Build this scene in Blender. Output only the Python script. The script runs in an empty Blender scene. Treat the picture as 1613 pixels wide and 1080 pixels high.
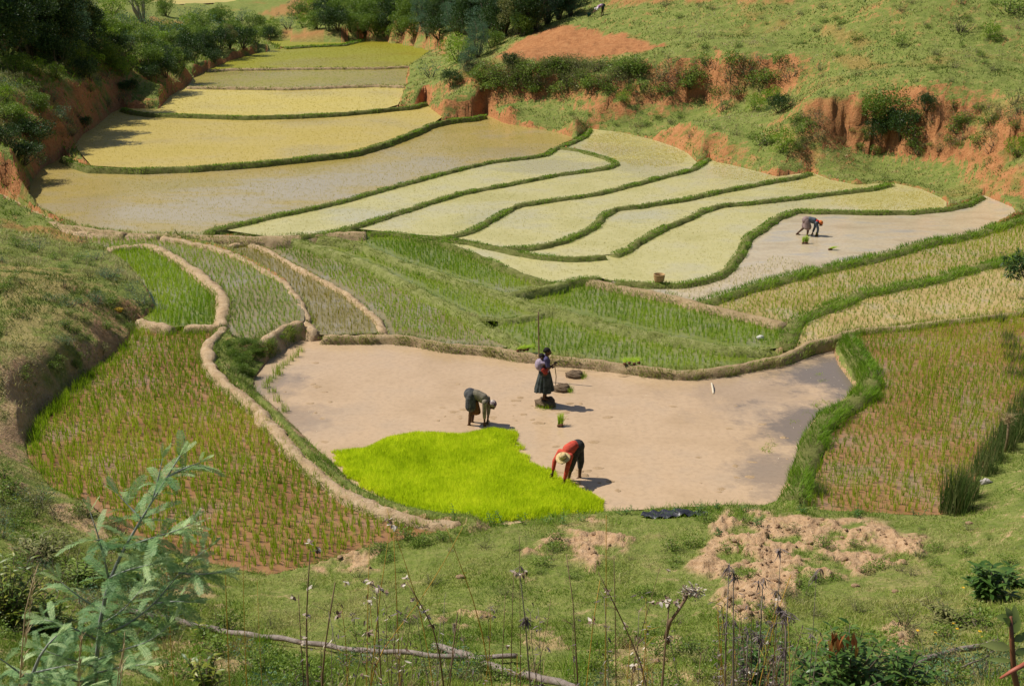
import bpy, math, random
import numpy as np
from mathutils import Vector, Matrix
R = math.radians
random.seed(7); rng = np.random.default_rng(7)
scn = bpy.context.scene
COL = scn.collection

# ------------------------------------------------------------------ camera
FPX, CX, CY = 1800.0, 806.5, 540.0          # focal length and centre in photograph pixels
CAMH, PITCH = 11.8, R(18.8)
cam_d = bpy.data.cameras.new("Camera"); cam = bpy.data.objects.new("Camera", cam_d); COL.objects.link(cam)
cam.location = (0, 0, CAMH); cam.rotation_euler = (math.pi/2 - PITCH, 0, 0)
cam_d.sensor_width = 36; cam_d.lens = 36*FPX/1613; cam_d.clip_start = 0.05; cam_d.clip_end = 2000
scn.camera = cam
# ------------------------------------------------------------------ sky and sun
SUN_EL, SUN_AZ = R(53), math.atan2(-1.27, 0.34)      # azimuth from +Y, sun stands left and a little beyond
world = bpy.data.worlds.new("World"); scn.world = world; world.use_nodes = True
wn = world.node_tree.nodes; wl = world.node_tree.links
sky = wn.new("ShaderNodeTexSky"); sky.sky_type = 'NISHITA'; sky.sun_disc = False
sky.sun_elevation = SUN_EL; sky.sun_rotation = SUN_AZ; sky.air_density = 1.0; sky.dust_density = 1.6
bg = wn["Background"]; bg.inputs[1].default_value = 0.065
wl.new(sky.outputs[0], bg.inputs[0])
sun_d = bpy.data.lights.new("sun", 'SUN'); sun_d.energy = 4.9; sun_d.angle = R(0.5); sun_d.color = (1.0, 0.95, 0.85)
sun = bpy.data.objects.new("sun", sun_d); COL.objects.link(sun)
sdir = Vector((math.sin(SUN_AZ)*math.cos(SUN_EL), math.cos(SUN_AZ)*math.cos(SUN_EL), math.sin(SUN_EL)))
sun.rotation_euler = sdir.to_track_quat('Z', 'Y').to_euler(); sun.location = (-30, 20, 60)
scn.view_settings.view_transform = 'Standard'; scn.view_settings.look = 'None'
scn.view_settings.exposure = 0.12; scn.view_settings.gamma = 1.0
scn.cycles.max_bounces = 6; scn.cycles.transparent_max_bounces = 4

# ------------------------------------------------------------------ geometry of the view
cp, sp = math.cos(PITCH), math.sin(PITCH)
def ray(px, py):
    a = (np.asarray(px, float)-CX)/FPX; b = -(np.asarray(py, float)-CY)/FPX
    return a, cp + b*sp, -sp + b*cp          # x, y, z of the direction
def W(px, py, z):                            # the ground point at height z
    x, y, d = ray(px, py); t = (np.asarray(z, float)-CAMH)/d
    return np.stack([x*t, y*t, np.zeros_like(x*t)+z], -1)
def WT(px, py, t):                           # the point at ground distance t
    x, y, d = ray(px, py); k = t/y
    return Vector((float(x*k), float(t), float(CAMH + d*k)))

# ------------------------------------------------------------------ noise
def _hash(i, j, s):
    h = (i.astype(np.int64)*374761393 + j.astype(np.int64)*668265263 + s*1442695041) & 0xffffffff
    h = ((h ^ (h >> 13))*1274126177) & 0xffffffff
    return ((h ^ (h >> 16)) & 0xffff)/65535.0
def vnoise(x, y, s=0):
    xi = np.floor(x); yi = np.floor(y); fx = x-xi; fy = y-yi
    fx = fx*fx*(3-2*fx); fy = fy*fy*(3-2*fy)
    a = _hash(xi, yi, s); b = _hash(xi+1, yi, s); c = _hash(xi, yi+1, s); d = _hash(xi+1, yi+1, s)
    return (a*(1-fx)+b*fx)*(1-fy) + (c*(1-fx)+d*fx)*fy
def fbm(x, y, s=0, o=4):
    r = np.zeros_like(x, dtype=float); a = .5
    for k in range(o):
        r += a*(vnoise(x, y, s+k)*2-1); x = x*2.03+7.1; y = y*2.03+3.7; a *= .5
    return r

# ------------------------------------------------------------------ objects
def link(o, parent=None):
    COL.objects.link(o)
    if parent is not None: o.parent = parent
    return o
def tag(o, label=None, cat=None, group=None, kind=None):
    if label: o['label'] = label
    if cat: o['category'] = cat
    if group: o['group'] = group
    if kind: o['kind'] = kind
    return o
def empty(name, loc=(0, 0, 0), rz=0.0, s=1.0):
    o = bpy.data.objects.new(name, None); o.location = loc; o.rotation_euler = (0, 0, rz); o.scale = (s, s, s)
    o.empty_display_size = .1
    return link(o)
def npmesh(name, co, faces_flat, face_n, mat, parent=None, smooth=False, attrs=None):
    me = bpy.data.meshes.new(name); co = np.asarray(co, np.float32)
    me.vertices.add(len(co)); me.vertices.foreach_set("co", co.ravel())
    ff = np.asarray(faces_flat, np.int32).ravel(); fn = np.asarray(face_n, np.int32)
    me.loops.add(len(ff)); me.loops.foreach_set("vertex_index", ff)
    me.polygons.add(len(fn)); st = np.zeros(len(fn), np.int32); st[1:] = np.cumsum(fn)[:-1]
    me.polygons.foreach_set("loop_start", st); me.polygons.foreach_set("loop_total", fn)
    if smooth: me.polygons.foreach_set("use_smooth", np.ones(len(fn), bool))
    for k, v in (attrs or {}).items():
        a = me.attributes.new(k, 'FLOAT', 'POINT'); a.data.foreach_set("value", np.asarray(v, np.float32))
    me.update(calc_edges=True); me.validate()
    me.materials.append(mat)
    return link(bpy.data.objects.new(name, me), parent)
class MB:                                    # collects shapes into one mesh
    def __init__(s): s.v = []; s.f = []; s.t = []
    def add(s, v, f, t=0.5):
        n = len(s.v); s.v += [tuple(p) for p in v]; s.f += [tuple(i+n for i in q) for q in f]
        s.t += list(t) if hasattr(t, '__len__') else [t]*len(v)
    def tube(s, pts, rad, n=6, t=.5, cap=True, rough=0.0):
        pts = [Vector(p) for p in pts]; m = len(pts)
        rad = list(rad) if hasattr(rad, '__len__') else [rad]*m
        V = []; up = Vector((.13, .31, .94)).normalized()
        for i, p in enumerate(pts):
            d = (pts[min(i+1, m-1)]-pts[max(i-1, 0)]).normalized()
            a = d.cross(up)
            if a.length < .1: a = d.cross(Vector((1, 0, 0)))
            a.normalize(); b = d.cross(a)
            for k in range(n):
                w = 2*math.pi*k/n; r = rad[i]*(1+rough*random.uniform(-1, 1))
                V.append(p + (a*math.cos(w)+b*math.sin(w))*r)
        F = [(i*n+k, i*n+(k+1) % n, (i+1)*n+(k+1) % n, (i+1)*n+k) for i in range(m-1) for k in range(n)]
        if cap: F += [tuple(range(n))[::-1], tuple(range((m-1)*n, m*n))]
        s.add(V, F, t)
    def ball(s, c, r, seg=10, rings=7, t=.5, rough=0., rot=None):
        c = Vector(c); r = r if hasattr(r, '__len__') else (r, r, r); V = []; F = []
        for i in range(rings+1):
            th = math.pi*i/rings
            for k in range(seg):
                ph = 2*math.pi*k/seg; q = 1+rough*random.uniform(-1, 1) if 0 < i < rings else 1
                p = Vector((r[0]*math.sin(th)*math.cos(ph), r[1]*math.sin(th)*math.sin(ph), r[2]*math.cos(th)))*q
                if rot: p = rot @ p
                V.append(c+p)
        for i in range(rings):
            for k in range(seg):
                F.append((i*seg+k, (i+1)*seg+k, (i+1)*seg+(k+1) % seg, i*seg+(k+1) % seg))
        s.add(V, F, t)
    def leaf(s, p, d, L, w, t=.5, droop=.25, nrm=None):        # pointed leaf with a fold along the middle
        p = Vector(p); d = Vector(d).normalized(); u = Vector(nrm) if nrm is not None else Vector((random.uniform(-.4, .4), random.uniform(-.4, .4), 1))
        a = d.cross(u)
        if a.length < .05: a = d.cross(Vector((1, 0, 0)))
        a.normalize(); b = a.cross(d)
        m1 = p+d*L*.35-b*droop*L*.05; m2 = p+d*L*.7-b*droop*L*.25; e = p+d*L-b*droop*L*.6
        V = [p, m1+a*w*.5+b*w*.12, m1, m1-a*w*.5+b*w*.12, m2+a*w*.4+b*w*.1, m2, m2-a*w*.4+b*w*.1, e]
        s.add(V, [(0, 2, 1), (0, 3, 2), (1, 2, 5, 4), (2, 3, 6, 5), (4, 5, 7), (5, 6, 7)], t)
    def build(s, name, mat, parent=None, smooth=False):
        fl = [i for q in s.f for i in q]; fn = [len(q) for q in s.f]
        return npmesh(name, np.array(s.v), fl, fn, mat, parent, smooth, {"tint": s.t})
def blades(pos, h, w, az, lean, curv=.5, two=True):            # grass blades as numpy arrays
    n = len(pos); pos = np.asarray(pos, float)
    dx, dy = np.cos(az), np.sin(az); sa = rng.uniform(0, 6.283, n); sx, sy = np.cos(sa)*w/2, np.sin(sa)*w/2
    z0 = np.zeros(n)
    def P(k, side, ww):
        f = lean*(k**(1+curv)); return np.stack([pos[:, 0]+dx*f*h+side*sx*ww, pos[:, 1]+dy*f*h+side*sy*ww, pos[:, 2]+h*k*np.sqrt(np.maximum(1-.5*(lean*k)**2, .2))], -1)
    if two:
        V = np.stack([P(0, -1, 1), P(0, 1, 1), P(.55, -1, .8), P(.55, 1, .8), P(1, 0, 0)], 1).reshape(-1, 3)
        b = np.arange(n)[:, None]*5
        F = np.concatenate([b+np.array([0, 1, 3, 2]), b+np.array([2, 3, 4])], 1).ravel(); fn = np.tile([4, 3], n); m = 5
    else:
        V = np.stack([P(0, -1, 1), P(0, 1, 1), P(1, 0, 0)], 1).reshape(-1, 3)
        F = (np.arange(n)[:, None]*3+np.array([0, 1, 2])).ravel(); fn = np.full(n, 3); m = 3
    return V, F, fn, m
def blade_obj(name, pos, h, w, mat, lean=(.1, .6), tint=None, two=True, parent=None, az=None):
    n = len(pos); az = rng.uniform(0, 6.283, n) if az is None else az
    V, F, fn, m = blades(pos, h, w, az, rng.uniform(lean[0], lean[1], n), .5, two)
    tint = rng.uniform(0, 1, n) if tint is None else tint
    return npmesh(name, V, F, fn, mat, parent, False, {"tint": np.repeat(tint, m)})

# ------------------------------------------------------------------ materials
def newmat(name):
    m = bpy.data.materials.new(name); m.use_nodes = True; nt = m.node_tree
    return m, nt.nodes, nt.links, nt.nodes["Principled BSDF"]
def c4(c): return (c[0], c[1], c[2], 1)
def ramp(N, stops):
    r = N.new("ShaderNodeValToRGB"); e = r.color_ramp.elements
    while len(e) < len(stops): e.new(.5)
    for k, (p, c) in enumerate(stops): e[k].position = p; e[k].color = c4(c)
    return r
def leaf_mat(name, cols, rough=.55, trans=.35, spec=.3):
    m, N, L, b = newmat(name); a = N.new("ShaderNodeAttribute"); a.attribute_name = "tint"
    r = ramp(N, [(i/(len(cols)-1), c) for i, c in enumerate(cols)]); L.new(a.outputs["Fac"], r.inputs[0])
    L.new(r.outputs[0], b.inputs["Base Color"]); b.inputs["Roughness"].default_value = rough
    b.inputs["Specular IOR Level"].default_value = spec
    if trans > 0:
        tr = N.new("ShaderNodeBsdfTranslucent"); L.new(r.outputs[0], tr.inputs[0])
        mx = N.new("ShaderNodeMixShader"); mx.inputs[0].default_value = trans
        L.new(b.outputs[0], mx.inputs[1]); L.new(tr.outputs[0], mx.inputs[2]); L.new(mx.outputs[0], N["Material Output"].inputs[0])
    return m
def tex(N, L, scale, detail=4, rough=.6, kind="ShaderNodeTexNoise", sc3=None):
    co = N.new("ShaderNodeNewGeometry") if kind else None
    mp = N.new("ShaderNodeMapping"); L.new(co.outputs["Position"], mp.inputs[0])
    if sc3: mp.inputs["Scale"].default_value = sc3
    t = N.new(kind); t.inputs["Scale"].default_value = scale
    if kind == "ShaderNodeTexNoise": t.inputs["Detail"].default_value = detail; t.inputs["Roughness"].default_value = rough
    L.new(mp.outputs[0], t.inputs["Vector"]); return t
def mixc(N, L, fac, a, b):
    m = N.new("ShaderNodeMix"); m.data_type = 'RGBA'
    for s, v in ((m.inputs[0], fac), (m.inputs[6], a), (m.inputs[7], b)):
        if hasattr(v, 'type') and hasattr(v, 'links'): L.new(v, s)
        elif hasattr(v, '__len__'): s.default_value = c4(v)
        else: s.default_value = v
    return m.outputs[2]
def math_(N, L, op, a, b=0., clamp=False):
    m = N.new("ShaderNodeMath"); m.operation = op; m.use_clamp = clamp
    for s, v in ((m.inputs[0], a), (m.inputs[1], b)):
        if hasattr(v, 'links'): L.new(v, s)
        else: s.default_value = v
    return m.outputs[0]
def maprange(N, L, v, a, b, c=0., d=1.):
    m = N.new("ShaderNodeMapRange"); L.new(v, m.inputs[0])
    for k, q in enumerate((a, b, c, d)): m.inputs[k+1].default_value = q
    return m.outputs[0]
def bump(N, L, b, h, dist, strength=1.):
    n = N.new("ShaderNodeBump"); n.inputs["Distance"].default_value = dist; n.inputs["Strength"].default_value = strength
    L.new(h, n.inputs["Height"]); L.new(n.outputs[0], b.inputs["Normal"])
def earth_mat(name, c1, c2, c3, scale=3., bd=.06, rough=.95):
    m, N, L, b = newmat(name); t = tex(N, L, scale, 6, .65); t2 = tex(N, L, scale*6, 5, .7)
    r = ramp(N, [(.3, c1), (.5, c2), (.68, c3)]); L.new(t.outputs[0], r.inputs[0])
    L.new(mixc(N, L, maprange(N, L, t2.outputs[0], .35, .7, 0, .55), r.outputs[0], c1), b.inputs["Base Color"])
    b.inputs["Roughness"].default_value = rough; b.inputs["Specular IOR Level"].default_value = .1
    bump(N, L, b, t2.outputs[0], bd); return m
def cloth_mat(name, c1, c2=None, scale=25., rough=.9):
    m, N, L, b = newmat(name); t = N.new("ShaderNodeTexNoise"); co = N.new("ShaderNodeTexCoord"); L.new(co.outputs["Object"], t.inputs["Vector"])
    t.inputs["Scale"].default_value = scale; t.inputs["Detail"].default_value = 3
    c2 = c2 or tuple(x*.7 for x in c1)
    r = ramp(N, [(.38, c1), (.62, c2)]); L.new(t.outputs[0], r.inputs[0]); L.new(r.outputs[0], b.inputs["Base Color"])
    b.inputs["Roughness"].default_value = rough; b.inputs["Specular IOR Level"].default_value = .2
    bump(N, L, b, t.outputs[0], .01); return m
# ------------------------------------------------------------------ the bund lines, read off the photograph (photo pixels)
B = dict(
 b0=[(449,75),(490,72),(540,70),(573,62)],
 b1=[(328,110),(360,108),(435,107),(540,106),(590,106),(640,104),(679,102)],
 b2=[(294,136),(368,137),(452,138),(540,135),(590,133),(641,135)],
 b3=[(192,170),(210,175),(234,178),(335,181),(385,183),(469,181),(540,177),(607,171),(654,166),(671,161)],
 b4=[(100,246),(120,256),(144,263),(218,265),(301,262),(402,255),(469,248),(540,241),(560,238),(607,224),(650,208),(684,193),(714,187),(748,184),(765,180)],
 b5=[(320,366),(338,360),(435,338),(540,315),(607,296),(691,273),(774,253),(830,247),(861,242),(878,231),(905,221),(922,213),(929,202)],
 b6=[(878,231),(915,236),(952,247),(972,256),(955,263),(875,274),(791,290),(724,303),(674,318),(607,340),(560,354),(515,366),(470,370)],
 b7=[(1117,248),(1093,264),(1073,270),(1009,286),(942,303),(858,315),(818,321),(788,335),(761,352),(735,364),(700,372)],
 b8=[(1277,271),(1254,278),(1207,286),(1140,298),(1073,313),(1009,323),(972,326),(948,338),(935,355),(920,364),(891,376),(860,384),(825,389),(790,389)],
 b9=[(1405,288),(1374,295),(1307,303),(1224,313),(1140,321),(1106,330),(1073,346),(1025,367),(992,389),(966,400)],
 b9b=[(955,401),(920,405),(891,405),(841,400),(791,390),(741,379),(700,374),(660,372)],
 m=[(580,366),(615,365),(645,370),(687,378),(730,392),(774,410),(818,428),(845,440),(875,446),(895,442),(918,437),(945,437)],
 b10=[(967,442),(1000,444),(1025,446),(1073,446),(1106,440),(1133,431),(1153,414),(1167,397),(1177,374),(1204,354),(1224,341),(1254,330),(1307,331),(1374,333),(1441,332),(1491,327),(1525,320),(1549,307)],
 b11=[(1640,326),(1613,342),(1542,365),(1458,382),(1374,405),(1274,427),(1207,444),(1140,464),(1105,475)],
 b12=[(925,439),(975,449),(1025,460),(1073,469),(1105,478),(1157,491),(1200,500),(1238,510)],
 b13=[(1640,396),(1608,404),(1558,415),(1475,437),(1408,451),(1358,461),(1324,477),(1281,491),(1254,505),(1246,522),(1240,540)],
 b14=[(1640,486),(1600,490),(1535,500),(1481,505),(1425,513),(1361,518),(1337,522),(1315,529),(1274,538),(1254,548),(1230,561),(1183,569),(1123,580),(1073,584),(1009,577),(942,567),(875,560),(825,555),(774,547),(707,541),(640,529),(590,527),(540,529),(505,527)],
 b15=[(1338,524),(1343,541),(1358,562),(1371,583),(1374,601),(1360,620),(1327,641),(1307,652),(1291,674),(1280,700),(1269,734),(1258,765),(1251,785)],
 c1=[(167,391),(187,388),(228,384),(254,391),(285,409),(315,430),(338,450),(350,470),(352,487),(345,503),(350,513)],
 c1b=[(285,514),(310,512),(335,512),(350,513)],
 c1c=[(214,502),(241,508),(272,516)],
 c2=[(352,513),(346,522),(334,531),(324,550),(327,568),(352,594),(380,619),(410,645),(438,676),(465,711),(500,745),(535,772),(580,794),(630,811),(680,820),(729,825)],
 c3=[(254,372),(285,378),(335,388),(375,403),(412,423),(449,446),(472,473),(480,494),(479,505),(497,521)],
 c3b=[(479,504),(449,511),(422,530),(400,541)],
 c4=[(350,387),(388,382),(412,389),(442,406),(485,428),(540,459),(567,480),(594,504),(606,523)],
 p1=[(-30,296),(10,308),(44,327),(84,346),(134,360),(184,367),(234,370),(268,369),(335,371),(402,373),(479,370),(530,367),(580,366)],
 p2=[(-30,330),(0,335),(50,343),(100,354),(150,362),(200,366)],
 p3=[(-30,340),(0,345),(67,352),(134,367),(184,370),(254,372)],
 s1=[(500,372),(540,378),(573,386),(640,413),(691,430),(741,445),(791,462),(841,480),(885,487),(942,503),(1009,519),(1080,533),(1140,545),(1217,549)],
 s2=[(455,374),(485,381),(540,400),(590,418),(640,444),(691,471),(741,496),(768,517),(800,532),(828,546)],
 s2b=[(745,500),(790,503),(825,498),(860,491),(885,487)],
 s3=[(791,462),(831,456),(875,449),(895,444)],
)
LV = dict(V1=3.9, V2=3.9, F1=1.1, F2=1.0, F3=.9, F4=.8, F5=.65, F6=.47, F7=.45, F8=.43, F9=.41, F10=.38, F11=.35, R1=.31, R2=.28, R3=.26, R4=.26,
          G1=.28, G2=.20, G3=.22, G4=.13, G5=.13, D=.22, C=.42, Bf=.44, A=.32, P=.0, Lf=.55)
def seg(k, a, b):                            # part of a line between two vertex numbers (either way round)
    s = B[k]; return s[a:b+1] if a <= b else s[b:a+1][::-1]
def full(k): return list(B[k])
def rev(k): return list(B[k])[::-1]
FP = dict(
 V1=[(100,-12),(210,-10),(240,2),(222,7),(150,8),(110,6)], V2=[(226,8),(262,-10),(480,-10),(425,-1),(360,4),(290,7)],
 F1=[(421,63),(470,65),(500,66),(540,65),(560,63),(573,62)]+rev('b0')[1:]+[(435,72)],
 F2=full('b0')+[(607,65),(640,70),(681,79),(702,87),(701,97),(679,102)]+rev('b1')[1:]+[(360,96),(410,82)],
 F3=full('b1')+[(660,112),(640,120),(641,135)]+rev('b2')[1:]+[(305,122)],
 F4=full('b2')+[(635,150),(627,165)]+rev('b3')[2:]+[(250,172),(268,151)],
 F5=full('b3')+[(680,172),(697,184),(684,193)]+rev('b4')[5:-3]+[(144,261),(117,230),(130,212),(150,200),(175,178)],
 F6=full('b4')+[(794,194),(835,201),(875,208),(905,217)]+rev('b5')[4:]+rev('p1')[4:-1]+[(60,325),(45,311),(47,288),(67,264),(90,252)],
 F7=seg('b5',1,9)+full('b6')+[(420,372)],
 F8=seg('b6',0,12)[:-3]+[(560,360),(600,364),(660,370),(700,372)]+rev('b7')[1:]+[(1098,256),(1083,241),(1062,231),(1025,219),(975,208),(929,203),(922,213),(905,221)],
 F9=full('b7')+[(741,379)]+rev('b8')+[(1224,278),(1157,261),(1125,254)],
 F10=full('b8')+[(841,400)]+[(891,405),(920,405),(955,401)]+rev('b9')+[(1348,291),(1307,283)],
 F11=full('b9')+full('b9b')+full('m')[2:]+[(955,440)]+full('b10')[:-2]+[(1491,318),(1481,311),(1451,298),(1425,292)],
 R1=full('b10')+[(1575,318),(1595,326),(1602,337)]+seg('b11',2,8)+[(1073,469),(1025,460),(975,449),(960,442)],
 R2=full('b11')+rev('b12')[:4][::-1][:0]+[(1157,491),(1200,500),(1238,510),(1254,505)]+rev('b13')[2:],
 R3=full('b13')+[(1254,548)]+rev('b14')[15:] ,
 R4=[(1640,486)]+full('b14')[1:7]+[(1350,541),(1365,562),(1378,583),(1381,601),(1368,622),(1335,645),(1312,656),(1298,680),(1288,705),(1278,738),(1266,770),(1260,798),(1290,803),(1380,808),(1480,812),(1500,806),(1522,775),(1545,742),(1575,705),(1600,670),(1640,630)],
 P=full('b14')[7:]+[(497,524),(470,526),(450,537),(424,567),(400,598),(400,618),(425,640),(455,670),(490,700),(520,724),(560,765),(600,785),(640,803),(728,822),(800,826),(880,812),(960,805),(1080,798),(1160,795),(1222,796),(1247,750),(1260,717),(1274,677),(1290,660),(1313,642),(1335,626),(1344,607),(1335,595),(1322,577),(1313,556),(1315,530)],
 A=[(216,506),(241,510),(272,518),(285,516),(335,513)]+full('c2')+[(690,838),(640,848),(560,866),(480,892),(420,906),(330,886),(200,842),(140,792),(80,766),(45,722),(40,700),(60,650),(120,600),(200,540)],
 Bf=full('c1')+[(335,513),(285,514),(272,516),(241,508),(225,500),(245,485),(235,465),(205,425),(170,400)],
 C=[(130,378),(160,371),(200,369)]+full('c3')[:-1]+[(449,511),(422,530),(400,541),(370,530),(350,513)]+rev('c1')[1:],
 D=[(250,371),(300,373),(350,373),(402,373),(350,387)]+full('c4')+[(560,526),(505,527),(497,521)]+rev('c3')[1:],
 G5=[(350,387),(388,378),(440,374)]+full('s2')+seg('b14',18,21)+[(606,523)]+rev('c4')[1:],
 G3=full('s2')[:8]+[(745,500),(790,503),(825,498),(860,491),(885,487)]+seg('s1',8,0),
 G1=seg('s1',0,6)+[(831,456),(875,449),(845,440)]+rev('m')[5:],
 G2=[(885,487),(841,480),(791,462),(831,456),(895,443),(925,439)]+full('b12')[1:]+[(1250,520),(1240,545),(1217,549)]+rev('s1')[1:6],
 G4=full('s2b')+seg('s1',9,13)+[(1230,562)]+seg('b14',11,17)+[(828,546),(800,532),(768,517)],
 Lf=[(-40,292),(10,310),(44,328),(84,347),(110,355),(50,344),(0,336),(-40,330)],
)
FW = {k: W(*np.array(v, float).T, LV[k]) for k, v in FP.items()}

def inside(px, py, poly):
    r = np.zeros(len(px), bool); x0, y0 = poly[:, 0], poly[:, 1]; x1, y1 = np.roll(x0, -1), np.roll(y0, -1)
    for a, b, c, d in zip(x0, y0, x1, y1):
        if b == d: continue
        k = ((b > py) != (d > py)) & (px < (c-a)*(py-b)/(d-b)+a); r ^= k
    return r
def distpoly(px, py, poly, closed=True):
    r = np.full(len(px), 1e9); q = np.roll(poly, -1, 0) if closed else poly[1:]
    for (a, b), (c, d) in zip(poly[:len(q), :2], q[:, :2]):
        L2 = (c-a)**2+(d-b)**2+1e-9; k = np.clip(((px-a)*(c-a)+(py-b)*(d-b))/L2, 0, 1)
        r = np.minimum(r, (px-a-k*(c-a))**2+(py-b-k*(d-b))**2)
    return np.sqrt(r)
def proj(P):                                 # world to photo pixel
    P = np.asarray(P, float); x, y, z = P[..., 0], P[..., 1], P[..., 2]-CAMH
    dep = y*cp - z*sp; up = y*sp + z*cp
    return CX+FPX*x/dep, CY-FPX*up/dep

# ------------------------------------------------------------------ terrain
TC = """
0,90,5 0,200,3.2 0,280,2 60,60,6 60,0,8.2 130,60,5 200,60,4 160,90,4.2 230,30,3.8 300,20,3.3 300,60,2.4 240,90,3.6 0,20,7.5 120,10,6.6
0,150,4.2 40,130,4.5
480,50,2.1 540,50,2.4 600,55,2.2 650,60,2.2 720,75,2.1 400,30,3.0 500,20,3.6 550,12,4 300,4,4 420,0,4.4 300,80,2.5
700,112,2.2 690,60,2.6 740,90,3.2 700,20,5 800,40,5 800,0,6.5 900,0,7.6 900,28,6.4
700,125,2.3 730,120,2.5 660,128,1.8 1230,253,1.2 1350,270,1.1 1480,288,1.1 1560,298,1.05 1613,310,1.4 1640,345,1.0 1100,190,1.9 1200,215,1.7

1330,130,4.6 1260,75,5.6
770,90,4.2 860,45,5.6 1045,72,5.3 970,102,4.3 950,70,4.9
1100,60,5.9 1200,50,6.3 1200,0,8.4 1400,100,5.4 1400,0,8.8 1613,100,5.6 1613,0,8.9 1000,0,8 940,20,6.9 1330,120,4.9
0,350,.9 0,420,1.6 100,450,1.7 60,390,1.2 150,376,.6 160,395,.7 205,430,.75 240,470,.65 190,470,1.1 185,430,1.0 150,500,1.3 40,500,1.7 0,540,1.6
0,700,.9 0,730,1.1 40,800,.95 0,850,1.8 40,640,1.1
150,870,.95 250,930,1.2 0,950,3.0 150,1000,2.7 0,1080,4.6 300,1080,3.8 100,900,1.6 350,960,1.3
1625,500,.5
800,845,.3 1000,830,.28 1200,825,.32 1400,840,.5 560,885,.35 700,900,.85 900,900,.85 1100,900,.85 1300,900,.95 1500,900,1.15 1613,900,1.6 1613,760,.8 1560,800,.6 500,950,1.2
400,1000,2.0 700,1000,2.15 1000,1000,2.15 1300,1000,2.2 1613,1000,2.8 500,1080,3.6 800,1080,3.6 1100,1080,3.6 1400,1080,3.8 1613,1080,4.3
"""
ctl = []
for q in TC.split():
    a, b, c = map(float, q.split(',')); ctl.append(W(a, b, c))
LINES = """#641,135,1.2 630,160,1.1 671,168,1.0 697,184,.9 765,183,.8 794,194,.78 835,201,.78 875,208,.77 905,217,.75 929,204,.72 975,208,.72 1025,219,.72 1062,231,.71 1083,241,.7 1098,256,.68 1117,250,.68 1157,261,.66 1224,278,.64 1277,273,.62 1307,283,.62 1348,291,.6 1405,290,.58 1451,298,.58 1481,311,.57 1491,319,.56 1525,313,.55 1549,308,.54 1575,318,.54 1595,326,.54 1604,337,.54
655,140,1.7 674,152,1.8 700,152,1.9 730,150,1.9 760,158,1.8 800,165,1.75 850,178,1.65 900,193,1.5 912,185,1.6 925,176,1.7 1000,186,1.7 1080,200,1.6 1130,225,1.4 1170,243,1.2
@735,100,3.8,135 760,104,3.8,138 800,108,3.75,143 850,115,3.6,150 900,112,3.7,153 950,118,3.7,158 1000,112,3.95,158 1060,106,4.3,155 1110,104,4.45,154 1150,98,4.8,150 1200,96,4.95,150 1250,95,5.1,150
735,100,3.8 760,104,3.8 800,108,3.75 850,115,3.6 900,112,3.7 950,118,3.7 1000,112,3.95 1060,106,4.3 1110,104,4.45 1150,98,4.8 1200,96,4.95 1250,95,5.1 1272,108,4.9
@1248,175,3.0,192 1268,156,3.8,207 1290,153,3.95,220 1330,152,4.0,228 1400,152,4.1,230 1440,166,3.85,232 1500,170,3.85,240 1550,172,3.85,246 1613,185,4.0,252 1650,190,4.0,256
1248,175,2.9 1268,156,3.8 1290,153,3.95 1330,152,4.0 1400,152,4.1 1440,166,3.85 1500,170,3.85 1550,172,3.85 1613,185,4.0 1650,190,4.0
#421,64,1.65 449,76,1.5 410,85,1.5 360,98,1.5 330,110,1.45 305,122,1.35 294,136,1.25 268,151,1.2 250,170,1.15 200,168,1.05 175,178,1.0 150,200,1.0 130,212,1.0 117,230,.98 105,240,.9 90,252,.8 67,264,.8 47,288,.8 44,311,.8
430,66,1.9 400,72,2.1 360,82,2.15 325,98,2.1 300,112,2.1 280,122,2.1 262,132,2.0 235,150,1.6 212,150,1.8 195,140,2.5 180,125,3.0 150,128,3.3 120,133,3.5 100,150,3.2 90,175,2.9 80,200,2.4 78,225,1.7 60,222,2.2 30,232,2.5 15,265,1.9 20,290,1.3
216,508,.36 200,540,.34 160,572,.34 120,600,.34 85,628,.34 60,650,.34 47,680,.34 40,702,.34 45,722,.34 62,745,.34 80,766,.34 110,781,.34 140,792,.34 200,843,.34 260,866,.34 330,887,.34 380,898,.34 420,907,.34 480,893,.34 560,867,.34 640,849,.34 690,839,.34 729,832,.4
190,526,.75 165,533,.95 140,542,1.1 120,548,1.15 90,558,1.25 60,572,1.35 30,590,1.4 0,610,1.4
352,514,.6 346,522,.5 334,531,.46 324,550,.42 327,568,.42 352,594,.42 380,619,.42 410,645,.42 438,676,.42 465,711,.42 500,745,.42 535,772,.42 580,794,.42 630,811,.42 680,820,.42 729,825,.42
497,523,.02 470,526,.02 450,537,.02 424,567,.02 400,598,.02 400,618,.02 425,640,.02 455,670,.02 490,700,.02 520,724,.02 560,765,.02 600,785,.02 640,803,.02 728,822,.02 800,829,.02 880,816,.02 960,808,.02 1080,801,.02 1160,799,.02 1220,800,.02
1338,524,.40 1343,541,.40 1358,562,.40 1371,583,.40 1374,601,.40 1360,620,.40 1327,641,.40 1307,652,.40 1291,674,.40 1280,700,.40 1269,734,.40 1257,767,.40 1247,797,.4
1315,556,.02 1324,577,.02 1337,595,.02 1346,607,.02 1337,628,.02 1315,644,.02 1292,662,.02 1276,679,.02 1262,719,.02 1249,752,.02 1226,796,.02
1290,806,.30 1380,811,.30 1480,815,.30 1504,810,.30 1526,778,.30 1549,745,.30 1580,707,.30 1605,672,.30 1640,634,.30"""
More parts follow.
